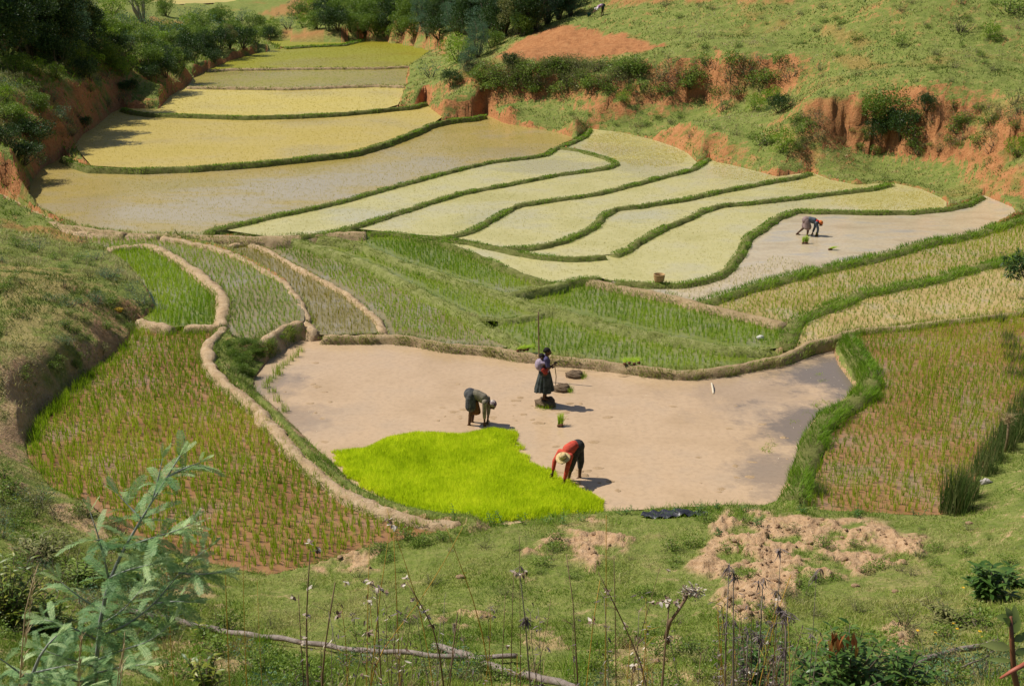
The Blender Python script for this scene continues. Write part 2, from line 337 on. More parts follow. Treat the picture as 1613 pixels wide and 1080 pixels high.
for ln in LINES.split("\n"):
    if ln[0] == '#': q = [(a, b_, float(np.interp(c, [.5, .54, .6, .75, .95, 1.2, 1.3, 1.45, 1.65], [.32, .33, .38, .48, .68, .85, .92, 1.05, 1.15]))) for a, b_, c in (tuple(map(float, a.split(','))) for a in ln[1:].split())]
    elif ln[0] == '@':                        # foot of a scarp: top point and the image row of its foot, a steep face between
        q = []
        for a in ln[1:].split():
            x_, y_, z_, y2 = map(float, a.split(',')); tt = W(x_, y_, z_)[1]-(1.7+.9*math.sin(x_*.021)+.6*math.sin(x_*.05)); r_ = ray(x_, y2); q.append((x_, y2, CAMH+r_[2]/r_[1]*tt))
    else: q = [tuple(map(float, a.split(','))) for a in ln.split()]
    for a, b_ in zip(q[:-1], q[1:]):
        n = max(1, int(math.hypot(a[0]-b_[0], a[1]-b_[1])/14))
        for k in range(n): c = k/n; ctl.append(W(a[0]*(1-c)+b_[0]*c, a[1]*(1-c)+b_[1]*c, a[2]*(1-c)+b_[2]*c))
ctl = [c for c in ctl]
for k, v in FW.items():
    if k[0] in 'GCDBR': ctl += [p for p in v[::5]]
for p in [(-50, 30, 6), (-70, 60, 8), (-90, 100, 10), (-60, 140, 8), (-30, 12, 9), (-15, 6, 8.2), (0, 6, 6.5), (0, 2, 9), (15, 6, 8.2), (-8, 6, 7), (8, 6, 7), (30, 12, 8), (36, 30, 5), (50, 50, 6), (70, 70, 9), (60, 90, 11), (30, 115, 12), (60, 130, 17),
          (100, 150, 22), (0, 240, 5), (-60, 260, 8), (60, 250, 20), (-100, 330, 28), (0, 330, 26), (100, 330, 35), (-130, 200, 20), (0, 290, 16), (20, 150, 12), (10, 190, 11), (40, 190, 19)]:
    ctl.append(np.array(p, float))
ctl = np.array(ctl); _, ui = np.unique(np.round(ctl[:, :2]/.35), axis=0, return_index=True); ctl = ctl[ui]
def _phi(d): return d
dm = np.linalg.norm(ctl[:, None, :2]-ctl[None, :, :2], axis=-1); n_ = len(ctl)
Am = np.zeros((n_+3, n_+3)); Am[:n_, :n_] = _phi(dm)+np.eye(n_)*-.02; Am[:n_, n_] = 1; Am[:n_, n_+1:] = ctl[:, :2]; Am[n_, :n_] = 1; Am[n_+1:, :n_] = ctl[:, :2].T
sol = np.linalg.solve(Am, np.concatenate([ctl[:, 2], [0, 0, 0]]))
def rbf(x, y):
    r = np.zeros(len(x))
    for s in range(0, len(x), 40000):
        a, b = x[s:s+40000], y[s:s+40000]
        d = np.sqrt((a[:, None]-ctl[None, :, 0])**2+(b[:, None]-ctl[None, :, 1])**2)
        r[s:s+40000] = d @ sol[:n_] + sol[n_]+sol[n_+1]*a+sol[n_+2]*b
    return r
U = np.concatenate([np.arange(-1.3, -.5, .03), np.arange(-.5, .5, .0019), np.arange(.5, 1.31, .03)])
V_ = np.concatenate([np.arange(math.log(2.5), math.log(9.5), .03), np.arange(math.log(9.5), math.log(135), .0065), np.arange(math.log(135), math.log(400), .025)])
gu, gv = np.meshgrid(U, V_); gy = np.exp(gv).ravel(); gx = gu.ravel()*gy
Z = rbf(gx, gy)
def pix_poly(pts, z): return W(*np.array(pts, float).T, z)
# mask polygons, given in photo pixels and laid on the ground
DIRT = [  # (polygon, strength) bare earth seen in the grass
 ([(772,92),(800,78),(850,52),(885,42),(940,52),(1000,60),(1046,73),(1010,84),(960,93),(900,96),(830,95),(790,92)], 1.0),
 ([(822,868),(850,848),(880,835),(935,827),(985,838),(1005,848),(985,870),(945,880),(935,900),(915,885),(880,880),(850,893),(828,884)], .95),
 ([(1085,880),(1110,845),(1150,815),(1230,806),(1330,806),(1390,815),(1440,845),(1462,852),(1445,878),(1390,897),(1330,915),(1260,905),(1250,930),(1230,975),(1175,978),(1130,940),(1120,905)], .95),
 ([(500,895),(540,872),(592,872),(598,900),(560,912),(510,915)], .9),
 ([(690,975),(720,965),(765,968),(770,985),(720,992)], .8), ([(800,990),(870,985),(880,1010),(830,1015)], .6), ([(960,1010),(1100,1030),(1120,1080),(960,1080)], .55), ([(1020,1020),(1060,1010),(1120,1040)], .6),
 ([(60,780),(140,800),(210,850),(150,850),(90,815)], .8), ([(250,900),(330,900),(350,950),(280,940)], .55), ([(240,1030),(330,1010),(430,1040),(400,1060),(280,1060)], .6),
 ([(0,575),(60,560),(140,545),(200,540),(60,655),(40,705),(0,700)], .75), ([(0,430),(90,420),(170,455),(210,505),(150,535),(60,560),(0,585)], .36), ([(100,360),(160,375),(120,385),(60,372),(0,356),(0,348)], .6),
 ([(1400,985),(1440,1000),(1430,1030),(1400,1020)], .8), ([(1300,40),(1380,60),(1360,75),(1290,60)], .35), ([(1300,95),(1350,85),(1400,105),(1350,110)], .4), ([(1160,15),(1200,20),(1180,30)], .3),
 ([(960,0),(1250,0),(1230,3),(960,5)], .8), ([(1000,838),(1050,838),(1060,850),(1010,852)], .6), ([(1270,213),(1330,228),(1400,228),(1390,160),(1300,155),(1262,170)], .9),
 ([(460,0),(500,3),(480,28),(410,25)], .7), ([(410,60),(450,48),(560,50),(575,60),(540,66),(480,67)], .8), ([(575,62),(610,60),(700,75),(702,86),(640,70)], .8), ([(240,28),(300,35),(290,40),(230,35)], .7)]
def ground_pix(x, y, z): return proj(np.stack([x, y, z], -1))
# water edges: press the ground under the fields, shape the shore
for k, v in FW.items():
    lv = LV[k]; mn, mx_ = v[:, :2].min(0)-2.2, v[:, :2].max(0)+2.2
    s = np.where((gx > mn[0]) & (gx < mx_[0]) & (gy > mn[1]) & (gy < mx_[1]))[0]
    if len(s) == 0: continue
    X, Y = gx[s], gy[s]; i = inside(X, Y, v); d = distpoly(X, Y, v)
    o = ~i & (d < 1.0); Z[s[o]] = np.maximum(Z[s[o]], lv-.1+np.minimum(d[o]*1.5, .18)-np.maximum(d[o]-.3, 0)*.9)
ins = np.zeros(len(gx), bool)
nearw = np.full(len(gx), 9.); lvn = np.full(len(gx), 9.)
for k, v in FW.items():
    lv = LV[k]; mn, mx_ = v[:, :2].min(0)-2.5, v[:, :2].max(0)+2.5
    s = np.where((gx > mn[0]) & (gx < mx_[0]) & (gy > mn[1]) & (gy < mx_[1]))[0]
    if len(s) == 0: continue
    X, Y = gx[s], gy[s]; i = inside(X, Y, v); d = distpoly(X, Y, v)
    Z[s[i]] = np.minimum(Z[s[i]], lv-.1-np.minimum(d[i], .15)); ins[s[i]] = True; dn = np.where(i, 0, d); cl_ = dn < nearw[s]; lvn[s[cl_]] = lv; nearw[s] = np.minimum(nearw[s], np.where(i, 0, d))
ppx, ppy = ground_pix(gx, gy, Z)
dirt = np.zeros(len(gx)); wob = fbm(gx*1.3, gy*1.3, 31, 4); wobf = fbm(gx*.5, gy*.5, 36, 4)
for poly, st in DIRT:
    pp = np.array(poly, float); s = np.where((ppx > pp[:, 0].min()-25) & (ppx < pp[:, 0].max()+25) & (ppy > pp[:, 1].min()-20) & (ppy < pp[:, 1].max()+20))[0]
    if len(s) == 0: continue
    i = inside(ppx[s], ppy[s], pp); d = distpoly(ppx[s], ppy[s], pp); sd = np.where(i, d, -d)
    sc = 26 if pp[:, 1].mean() > 400 else 9
    dirt[s] = np.maximum(dirt[s], st*np.clip(.5+(sd+wob[s]*sc)/ (sc*.35), 0, 1))
dirt[ins] = 0
fade = np.clip((nearw-.25)/.8, 0, 1)
lump = np.maximum(fbm(gx*2.2, gy*2.2, 11, 4), -.25)*.10+np.abs(fbm(gx*5, gy*5, 15, 3))*.05
far_l = fbm(gx*.45, gy*.45, 21, 4)*.35
dirt *= np.clip(1.25-np.clip(fbm(gx*2.6, gy*2.6, 61, 4)-.02, 0, 1)*5*(gy < 40), 0, 1)
clod = np.abs(fbm(gx*3.6, gy*3.6, 41, 5))*.22+np.maximum(fbm(gx*1.1, gy*1.1, 45, 3), 0)*.22
ploughed = (ppx > 760) & (ppx < 1055) & (ppy > 35) & (ppy < 110)
Z += fade*(lump*np.clip(gy/60, .7, 1.5) + far_l*np.clip((gy-30)/40, 0, 1)*.6 + fbm(gx*.25, gy*.25, 24, 3)*.25*np.clip(gy/40, 0, 1)) + np.where(ploughed, .35, 1)*dirt*clod*np.clip(fade, .15, 1)
# eroded gullies and ledges where the bank is steep
Zg = Z.reshape(len(V_), len(U)); slope = np.zeros_like(Zg)
slope[1:-1] = np.abs((Zg[2:]-Zg[:-2])/np.maximum(gy.reshape(Zg.shape)[2:]-gy.reshape(Zg.shape)[:-2], 1e-3))
st = np.clip((slope.ravel()-.55)/.6, 0, 1)*fade
Z += st*np.where(gy < 45, 1, np.clip((nearw-1.)/2, 0, 1))*(np.abs(fbm(gx*.9, gy*.9, 64, 4))*.9-.22)*np.where(gy < 45, .8, 1)*np.clip(gy/70, .7, 1)+st*np.clip((nearw-.3), 0, 1)*fbm(gx*4, gy*4, 66, 3)*.2
gy2 = gy + st*np.clip((nearw-.5)/1.5, 0, 1)*(fbm(gx*1.2, Z*1.5, 51, 4)*.5)*np.clip(gy/60, .3, 1)
gx2 = gx + st*np.clip((nearw-.5)/1.5, 0, 1)*fbm(gy*1.5, Z*2.5, 57, 3)*.3*np.clip(gy/60, .3, 1)
cap_ = (nearw < 2.4) & ~ins & (lvn < 9)
Z = np.where(cap_, np.minimum(Z, lvn+.10+nearw*np.where((gx > 3) & (gy > 40), 1.0, 3.2)), Z)
nu, nv = len(U), len(V_)
ZG = Z.reshape(nv, nu)
def H(x, y):                                 # height of the finished ground
    x = np.atleast_1d(np.asarray(x, float)); y = np.maximum(np.atleast_1d(np.asarray(y, float)), 2.6)
    fu = np.interp(x/y, U, np.arange(nu)); fv = np.interp(np.log(y), V_, np.arange(nv))
    i = np.minimum(fu.astype(int), nu-2); j = np.minimum(fv.astype(int), nv-2); a = fu-i; b = fv-j
    return (ZG[j, i]*(1-a)+ZG[j, i+1]*a)*(1-b)+(ZG[j+1, i]*(1-a)+ZG[j+1, i+1]*a)*b
DG = dirt.reshape(nv, nu); SG = st.reshape(nv, nu); IG = ins.astype(float).reshape(nv, nu)
def samp(G, x, y):
    fu = np.interp(x/y, U, np.arange(nu)); fv = np.interp(np.log(y), V_, np.arange(nv))
    return G[np.minimum((fv+.5).astype(int), nv-1), np.minimum((fu+.5).astype(int), nu-1)]
def hit(px, py, t0=3.):                      # where the line of sight through a pixel meets the ground
    x, y, d = ray(px, py); t = np.concatenate([np.arange(t0, 60, .05), np.arange(60, 350, .25)])
    zz = CAMH+d*t/y; hh = H(x/y*t, t); k = np.where(zz < hh)[0]
    t = t[k[0]] if len(k) else 200.; return Vector((float(x/y*t), float(t), float(H(x/y*t, t)[0])))
jj, ii = np.meshgrid(np.arange(nv-1), np.arange(nu-1), indexing='ij'); a0 = (jj*nu+ii).ravel()
quads = np.stack([a0, a0+1, a0+nu+1, a0+nu], 1)

m, N, L, b = newmat("hillside")
at = N.new("ShaderNodeAttribute"); at.attribute_name = "dirt"
n1 = tex(N, L, .22, 5, .6); n2 = tex(N, L, 1.7, 6, .7); n3 = tex(N, L, 9., 5, .7)
gr = ramp(N, [(.3, (.07, .10, .02)), (.44, (.15, .19, .035)), (.58, (.25, .26, .07)), (.74, (.38, .31, .15))]); L.new(n2.outputs[0], gr.inputs[0])
gr2 = ramp(N, [(.35, (.11, .17, .02)), (.65, (.25, .25, .09))]); L.new(n3.outputs[0], gr2.inputs[0])
g = mixc(N, L, .5, gr.outputs[0], gr2.outputs[0])
er = ramp(N, [(.3, (.24, .085, .03)), (.5, (.42, .175, .065)), (.7, (.52, .26, .11))]); L.new(n2.outputs[0], er.inputs[0])
er2 = ramp(N, [(.35, (.24, .095, .035)), (.65, (.47, .24, .11))]); L.new(n3.outputs[0], er2.inputs[0])
e_ = mixc(N, L, .5, er.outputs[0], er2.outputs[0])
pl = ramp(N, [(.32, (.40, .25, .14)), (.5, (.52, .35, .21)), (.68, (.60, .43, .28))]); L.new(n3.outputs[0], pl.inputs[0])
gp = N.new("ShaderNodeNewGeometry"); sp_ = N.new("ShaderNodeSeparateXYZ"); L.new(gp.outputs["Position"], sp_.inputs[0])      # the dry valley soil is paler than the red bank
e_ = mixc(N, L, maprange(N, L, sp_.outputs[1], 45., 28., 0, .8), e_, pl.outputs[0])
geo = N.new("ShaderNodeNewGeometry"); sx = N.new("ShaderNodeSeparateXYZ"); L.new(geo.outputs["True Normal"], sx.inputs[0])
veg = tex(N, L, .33, 4, .6)
steep = maprange(N, L, math_(N, L, 'ADD', sx.outputs[2], math_(N, L, 'MULTIPLY', math_(N, L, 'SUBTRACT', n2.outputs[0], .5), -.9)), .86, .68)
steep = math_(N, L, 'MULTIPLY', steep, maprange(N, L, veg.outputs[0], .36, .46, .10, 1.))
bare = maprange(N, L, math_(N, L, 'ADD', n1.outputs[0], math_(N, L, 'MULTIPLY', n3.outputs[0], .25)), .70, .86, 0, .5)
f = math_(N, L, 'MAXIMUM', math_(N, L, 'MAXIMUM', steep, bare), at.outputs["Fac"], True)
L.new(mixc(N, L, f, g, e_), b.inputs["Base Color"]); b.inputs["Roughness"].default_value = .95; b.inputs["Specular IOR Level"].default_value = .1
bump(N, L, b, math_(N, L, 'ADD', math_(N, L, 'MULTIPLY', n2.outputs[0], .6), math_(N, L, 'MULTIPLY', n3.outputs[0], .4)), .22, .9)
M_HILL = m
tag(npmesh("terrain", np.stack([gx2, gy2, Z], -1), quads.ravel(), np.full(len(quads), 4), M_HILL, None, True, {"dirt": dirt}), kind='structure')

# ------------------------------------------------------------------ water of the fields
def water_mat(name, c1, c2, c3=None, scale=.8, rough=.16, bd=.004, streak=None):
    m, N, L, b = newmat(name); t = tex(N, L, scale, 5, .6, sc3=streak); t2 = tex(N, L, 7., 4, .65)
    r = ramp(N, [(.34, c1), (.52, c2), (.68, c3 or c2)]); L.new(t.outputs[0], r.inputs[0])
    L.new(mixc(N, L, maprange(N, L, t2.outputs[0], .45, .75, 0, .45), r.outputs[0], tuple(x*.72 for x in c1)), b.inputs["Base Color"])
    b.inputs["IOR"].default_value = 1.33
    L.new(maprange(N, L, t.outputs[0], .35, .65, rough*1.5, rough*.6), b.inputs["Roughness"])
    bump(N, L, b, t2.outputs[0], bd); return m
mud = water_mat("pond_mud", (.44, .305, .18), (.51, .36, .225), (.45, .33, .22), .35, .13)
N, L = mud.node_tree.nodes, mud.node_tree.links; b = N["Principled BSDF"]; src = b.inputs["Base Color"].links[0].from_socket
gpos = N.new("ShaderNodeNewGeometry"); wn_ = tex(N, L, .9, 5, .7); acc = None
for (qx, qy, rad, amt) in ((1318, 590, 2.2, .85), (1285, 665, 1.9, .8), (1240, 745, 1.5, .55), (415, 605, 1.3, .55), (455, 660, 1.2, .4), (1180, 620, 2.2, .25)):      # clear shallow water over dark mud
    vm = N.new("ShaderNodeVectorMath"); vm.operation = 'DISTANCE'; L.new(gpos.outputs["Position"], vm.inputs[0]); vm.inputs[1].default_value = tuple(W(qx, qy, 0.))
    dd = math_(N, L, 'ADD', vm.outputs["Value"], math_(N, L, 'MULTIPLY', math_(N, L, 'SUBTRACT', wn_.outputs[0], .5), rad*3.0)); f_ = maprange(N, L, dd, rad*1.15, rad*.4, 0, amt)
    acc = f_ if acc is None else math_(N, L, 'MAXIMUM', acc, f_)
L.new(mixc(N, L, acc, src, (.13, .11, .10)), b.inputs["Base Color"]); L.new(maprange(N, L, acc, 0, .8, .14, .05), b.inputs["Roughness"])
wm = dict(P=mud, A=water_mat("wA", (.20, .095, .04), (.31, .165, .075), (.28, .18, .12), .7, .22),
 R4=water_mat("wR4", (.24, .12, .04), (.31, .17, .08), (.29, .20, .13), .6, .24),
 G=water_mat("wG", (.14, .17, .025), (.19, .21, .05), (.23, .22, .11), .8, .2),
 L_=water_mat("wL", (.22, .19, .07), (.28, .20, .09), (.3, .25, .15), .8, .2),
 DC=water_mat("wDC", (.20, .16, .07), (.26, .21, .11), (.28, .24, .18), .8, .2),
 R2=water_mat("wR2", (.30, .22, .08), (.40, .29, .13), (.42, .33, .20), .9, .3),
 R3=water_mat("wR3", (.36, .25, .10), (.47, .34, .15), (.44, .34, .19), .9, .35),
 R1=water_mat("wR1", (.42, .33, .21), (.52, .42, .28), (.40, .36, .30), .5, .10, .008, (1, 2.2, 1)),
 pale=water_mat("wpale", (.43, .385, .15), (.50, .445, .20), (.47, .425, .25), .35, .3),
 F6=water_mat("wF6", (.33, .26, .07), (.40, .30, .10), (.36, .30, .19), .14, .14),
 F5=water_mat("wF5", (.40, .31, .07), (.47, .36, .10), (.45, .34, .12), .12, .4),
 F4=water_mat("wF4", (.45, .36, .09), (.51, .41, .12), (.49, .38, .12), .1, .45),
 F3=water_mat("wF3", (.29, .25, .045), (.33, .26, .07), (.32, .25, .08), .1, .3),
 F2=water_mat("wF2", (.22, .22, .012), (.28, .26, .02), (.32, .26, .03), .08, .45))
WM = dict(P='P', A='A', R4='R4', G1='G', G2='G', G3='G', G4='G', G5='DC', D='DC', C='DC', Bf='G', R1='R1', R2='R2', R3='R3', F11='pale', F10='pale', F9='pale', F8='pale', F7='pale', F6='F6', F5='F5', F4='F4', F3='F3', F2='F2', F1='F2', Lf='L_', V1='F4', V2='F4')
import mathutils
# clear shallows in the big olive terrace, sky reflection painted pale into their colour
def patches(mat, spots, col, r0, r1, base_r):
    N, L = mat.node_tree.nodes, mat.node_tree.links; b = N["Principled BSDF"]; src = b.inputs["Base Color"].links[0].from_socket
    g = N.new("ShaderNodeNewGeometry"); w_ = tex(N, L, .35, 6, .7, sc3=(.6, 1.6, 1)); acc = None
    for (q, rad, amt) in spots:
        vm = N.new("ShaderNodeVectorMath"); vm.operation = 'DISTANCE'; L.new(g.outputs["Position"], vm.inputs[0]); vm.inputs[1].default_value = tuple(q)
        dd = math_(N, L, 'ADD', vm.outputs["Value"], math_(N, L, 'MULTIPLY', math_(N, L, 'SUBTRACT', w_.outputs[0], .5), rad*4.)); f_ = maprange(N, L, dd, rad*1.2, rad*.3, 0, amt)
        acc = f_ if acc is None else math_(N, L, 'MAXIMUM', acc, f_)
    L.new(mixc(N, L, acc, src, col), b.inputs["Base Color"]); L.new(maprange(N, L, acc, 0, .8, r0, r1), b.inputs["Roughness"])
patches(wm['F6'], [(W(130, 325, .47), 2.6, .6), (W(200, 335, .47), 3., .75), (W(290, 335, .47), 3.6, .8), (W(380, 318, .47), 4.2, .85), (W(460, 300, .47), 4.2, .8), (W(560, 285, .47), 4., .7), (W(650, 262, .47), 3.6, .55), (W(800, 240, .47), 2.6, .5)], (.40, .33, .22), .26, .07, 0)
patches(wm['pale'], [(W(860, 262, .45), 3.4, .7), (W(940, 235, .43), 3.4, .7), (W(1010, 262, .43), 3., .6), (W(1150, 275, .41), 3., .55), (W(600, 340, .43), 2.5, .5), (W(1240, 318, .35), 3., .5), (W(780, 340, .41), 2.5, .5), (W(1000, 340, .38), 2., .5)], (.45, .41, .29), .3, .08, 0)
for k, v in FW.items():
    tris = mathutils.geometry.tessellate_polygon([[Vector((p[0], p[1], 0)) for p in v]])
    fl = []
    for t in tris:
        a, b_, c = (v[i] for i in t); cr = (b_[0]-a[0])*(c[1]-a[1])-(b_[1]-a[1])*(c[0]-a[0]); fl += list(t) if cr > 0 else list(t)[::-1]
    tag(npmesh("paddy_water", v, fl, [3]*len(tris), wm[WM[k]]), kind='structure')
# ------------------------------------------------------------------ rice: plants standing in the water (nobody could count them)
M_RICE = leaf_mat("rice_green", [(.15, .28, .010), (.27, .43, .016), (.40, .52, .03)], .5, .45)
M_RICE2 = leaf_mat("rice_olive", [(.17, .29, .010), (.29, .42, .016), (.44, .50, .04)], .5, .45)
M_PALE = leaf_mat("rice_pale", [(.44, .43, .14), (.53, .49, .21), (.58, .54, .28)], .5, .4)
M_YEL = leaf_mat("rice_yellow", [(.42, .35, .04), (.50, .41, .07), (.38, .36, .04)], .5, .4)
M_YELB = leaf_mat('rice_golden', [(.46, .40, .05), (.54, .45, .07), (.60, .50, .10)], .5, .5)
M_YEL2 = leaf_mat("rice_far", [(.26, .26, .012), (.32, .30, .02), (.38, .32, .04)], .5, .4)
M_DRY = leaf_mat("straw", [(.30, .22, .10), (.42, .32, .17), (.22, .15, .07)], .8, .2)
def rice(key, sp, hgt, w, nb, mat, label, rot=0., pclear=None, edge=.12, jit=.3, spread=.02, lean=(.05, .4), dropout=.06, two=True):
    v = FW[key]; mn, mx_ = v[:, :2].min(0), v[:, :2].max(0); c_, s_ = math.cos(rot), math.sin(rot)
    R_ = np.hypot(*(mx_-mn))/2+1; g = np.arange(-R_, R_, sp); a, b_ = np.meshgrid(g, g*1.0); a = a.ravel(); b_ = b_.ravel()
    a = a+rng.normal(0, sp*jit*.7, len(a))+fbm(a*.25, b_*.25, 3, 2)*.25; b_ = b_+rng.normal(0, sp*jit, len(a))
    x = a*c_-b_*s_+(mn[0]+mx_[0])/2; y = a*s_+b_*c_+(mn[1]+mx_[1])/2
    k = inside(x, y, v) & (rng.random(len(x)) > dropout); x, y = x[k], y[k]
    d = distpoly(x, y, v); k = d > edge; x, y = x[k], y[k]
    px, py = ground_pix(x, y, np.full(len(x), LV[key])); k = (px > -90) & (px < 1700) & (py > -40) & (py < 1100); x, y, px, py = x[k], y[k], px[k], py[k]
    if pclear is not None: k = pclear(px, py, x, y); x, y = x[k], y[k]
    n = len(x); vig = .75+.5*vnoise(x*.5, y*.5, 5)
    X = np.repeat(x, nb)+rng.normal(0, spread, n*nb); Y = np.repeat(y, nb)+rng.normal(0, spread, n*nb)
    hh = np.repeat(hgt*vig*rng.uniform(.75, 1.2, n), nb)*rng.uniform(.6, 1.1, n*nb)
    tint = np.clip(np.repeat(.5+fbm(x*.3, y*.3, 8, 3)*.9+rng.normal(0, .12, n), nb)+rng.normal(0, .12, n*nb), 0, 1)
    o = blade_obj("rice_seedlings", np.stack([X, Y, np.full(n*nb, LV[key]-.01)], -1), hh, w, mat, lean, tint, two)
    tag(o, label, "rice", None, 'stuff'); return n
if 1:
    n = 0
    n += rice('A', .15, .28, .015, 7, M_RICE2, "thin young rice in rows on the brown flooded field at lower left", .12, spread=.022)
    n += rice('R4', .15, .25, .013, 6, M_RICE2, "thin young rice in rows on the rusty brown field at far right", -.1)
    n += rice('Bf', .14, .27, .014, 6, M_RICE, "green rice filling the small field left of the looping pale bund", .2)
    n += rice('C', .16, .22, .013, 5, M_RICE, "green rice on the field between the two curved pale bunds", .35)
    n += rice('D', .17, .22, .013, 4, M_YEL2, "olive rice on the narrow field between two straight pale bunds", .4)
    n += rice('G5', .15, .20, .013, 6, M_RICE, "green rice in the long strip above the muddy pond's left half", .35, edge=.34)
    n += rice('G3', .15, .20, .013, 6, M_RICE, "green rice in the slanting strip between two grassy bunds", .35, edge=.34)
    n += rice('G1', .15, .20, .013, 6, M_RICE, "dense green rice in the upper slanting wedge", .35, edge=.34)
    n += rice('G2', .15, .20, .013, 6, M_RICE, "dark green rice in the wedge under the pale fields", -.1, edge=.34)
    n += rice('G4', .15, .20, .013, 6, M_RICE, "green rice in the strip behind the standing woman", -.1, edge=.26)
    n += rice('R2', .18, .20, .014, 6, M_RICE2, "short olive rice on the long tan field below the far worker", .1)
    n += rice('R3', .19, .18, .013, 5, M_RICE2, "short sparse rice on the tan mud field with the cracked line", .1)
    n += rice('Lf', .2, .25, .015, 6, M_RICE, "green rice in the small corner field at the left edge", .3)
    def r1(px, py, x, y): return (py > 415+(px-1100)*-.02+8*np.sin(px*.05)) & (px < 1290)
    n += rice('R1', .2, .14, .012, 4, M_PALE, "pale rice shoots newly planted at the lower end of the far pond", .1, r1)
    for k in ('F11', 'F10', 'F9', 'F8', 'F7'):
        n += rice(k, .22, .075, .011, 5, M_PALE, {"F11": "pale newly planted rice on the widest curved terrace", "F10": "pale newly planted rice on the short terrace with a gap in its bund", "F9": "pale newly planted rice on the S shaped terrace", "F8": "pale newly planted rice on the terrace with the hooked end", "F7": "pale newly planted rice on the wedge below the big olive field"}[k], .2, two=False, jit=.75, spread=.05)
    n += rice('F6', .24, .09, .013, 4, M_YEL, "thin yellow rice on the biggest olive terrace", .1, two=False, jit=.8, spread=.06)
    n += rice('F5', .27, .09, .015, 3, M_YEL, "yellow rice on the wide terrace second from the red left bank", .1, two=False, jit=.8, spread=.06)
    n += rice('F4', .3, .1, .018, 3, M_YEL, "bright yellow rice on the third terrace from the far end", .1, two=False, jit=.8, spread=.06)
    n += rice('F3', .32, .1, .02, 3, M_RICE2, "olive rice on the narrow second terrace from the far end", .1, two=False, jit=.8, spread=.06)
    n += rice('F2', .32, .1, .02, 3, M_YEL2, "olive green rice on the farthest big terrace", .1, two=False, jit=.8, spread=.06)
    # thicker yellow growth at the upper ends of the pale terraces
    def yr(cx, cy, rx, ry):
        return lambda px, py, x, y: (((px-cx)/rx)**2+((py-cy)/ry)**2+fbm(px*.03, py*.06, 97, 3)*.9) < 1
    for k_, cc, lb in (('F8', (1030, 225, 90, 34), "yellowing rice at the upper end of the hooked terrace"), ('F9', (1190, 266, 70, 18), "yellowing rice at the upper end of the S shaped terrace"), ('F10', (1300, 288, 80, 14), "yellowing rice at the upper end of the gap terrace"), ('F11', (1410, 312, 110, 20), "yellowing rice at the upper end of the widest pale terrace")):
        rice(k_, .14, .07, .016, 5, M_YELB, lb, .1, yr(*cc), two=False, jit=.8, spread=.06)
    print("rice tufts", n)
# the bright seedling bed
BED = [(522,712),(575,707),(608,691),(657,681),(727,685),(775,676),(815,683),(812,705),(831,724),(865,744),(891,760),(925,773),(947,789),(955,808),(900,812),(800,824),(728,822),(690,817),(640,803),(600,786),(562,764),(540,738)]
bw = W(*np.array(BED, float).T, 0.)
x = rng.uniform(bw[:, 0].min(), bw[:, 0].max(), 150000); y = rng.uniform(bw[:, 1].min(), bw[:, 1].max(), 150000)
wobx = fbm(x*2, y*2, 71, 3)*.2+fbm(x*9, y*9, 75, 2)*.10; k = inside(x+wobx, y+wobx, bw); x, y = x[k], y[k]; n = len(x)
M_BED = leaf_mat("seedling_bed", [(.42, .55, .010), (.62, .75, .016), (.78, .85, .04)], .5, .58)
hh = (.21+.05*fbm(x*.8, y*.8, 72, 3)+.02*rng.normal(0, 1, n))*np.clip(.45+distpoly(x, y, bw)*2.2, .5, 1)
tag(blade_obj("seedling_bed", np.stack([x, y, np.full(n, -.02)], -1), hh, .012, M_BED, (.1, .55), np.clip(.5+fbm(x*.9, y*.9, 73, 3)*.5+fbm(x*5, y*5, 74, 2)*.5+rng.normal(0, .2, n), 0, 1)), "dense bed of bright yellow green rice seedlings beside the pond", "rice", None, 'stuff')
print("bed", n)

# ------------------------------------------------------------------ grass on the slopes
M_GR = leaf_mat("grass", [(.12, .20, .016), (.20, .29, .03), (.31, .36, .065), (.44, .41, .16)], .6, .35)
M_GRH = leaf_mat('grass_olive', [(.11, .16, .025), (.21, .25, .05), (.32, .32, .10), (.44, .39, .19)], .6, .35)
M_GRL = leaf_mat("grass_lush", [(.10, .20, .008), (.17, .32, .014), (.27, .40, .035)], .6, .4)
def grass(n, u0, u1, t0, t1, hf, wf, name, label, mat=M_GR, keep=None, dens=None, lean=(.3, 1.1)):
    u = rng.uniform(u0, u1, n); t = np.exp(rng.uniform(math.log(t0), math.log(t1), n)); x = u*t
    k = (samp(IG, x, t) < .5) & (rng.random(n) > samp(DG, x, t)*1.25-.12) & (rng.random(n) > samp(SG, x, t)*.75)
    x, t = x[k], t[k]
    cl = fbm(x*1.1, t*1.1, 81, 3); k = rng.random(len(x)) < np.clip(.75+cl*1.3, .15, 1); x, t, cl = x[k], t[k], cl[k]
    z = H(x, t); px, py = ground_pix(x, t, z)
    k = (px > -150) & (px < 1760) & (py < 1200)
    if keep is not None: k &= keep(px, py, x, t)
    x, t, z, cl = x[k], t[k], z[k], cl[k]; n = len(x)
    patch = fbm(x*.35, t*.35, 83, 3)
    h = hf(t)*(1+cl*.9)*rng.uniform(.5, 1.3, n); tint = np.clip(.40+patch*1.5+fbm(x*2.3, t*2.3, 86, 2)*.5+rng.normal(0, .2, n), 0, 1)
    tag(blade_obj(name, np.stack([x, t, z-.02], -1), np.maximum(h, .02), wf(t), mat, lean, tint, True), label, "grass", None, 'stuff'); return n
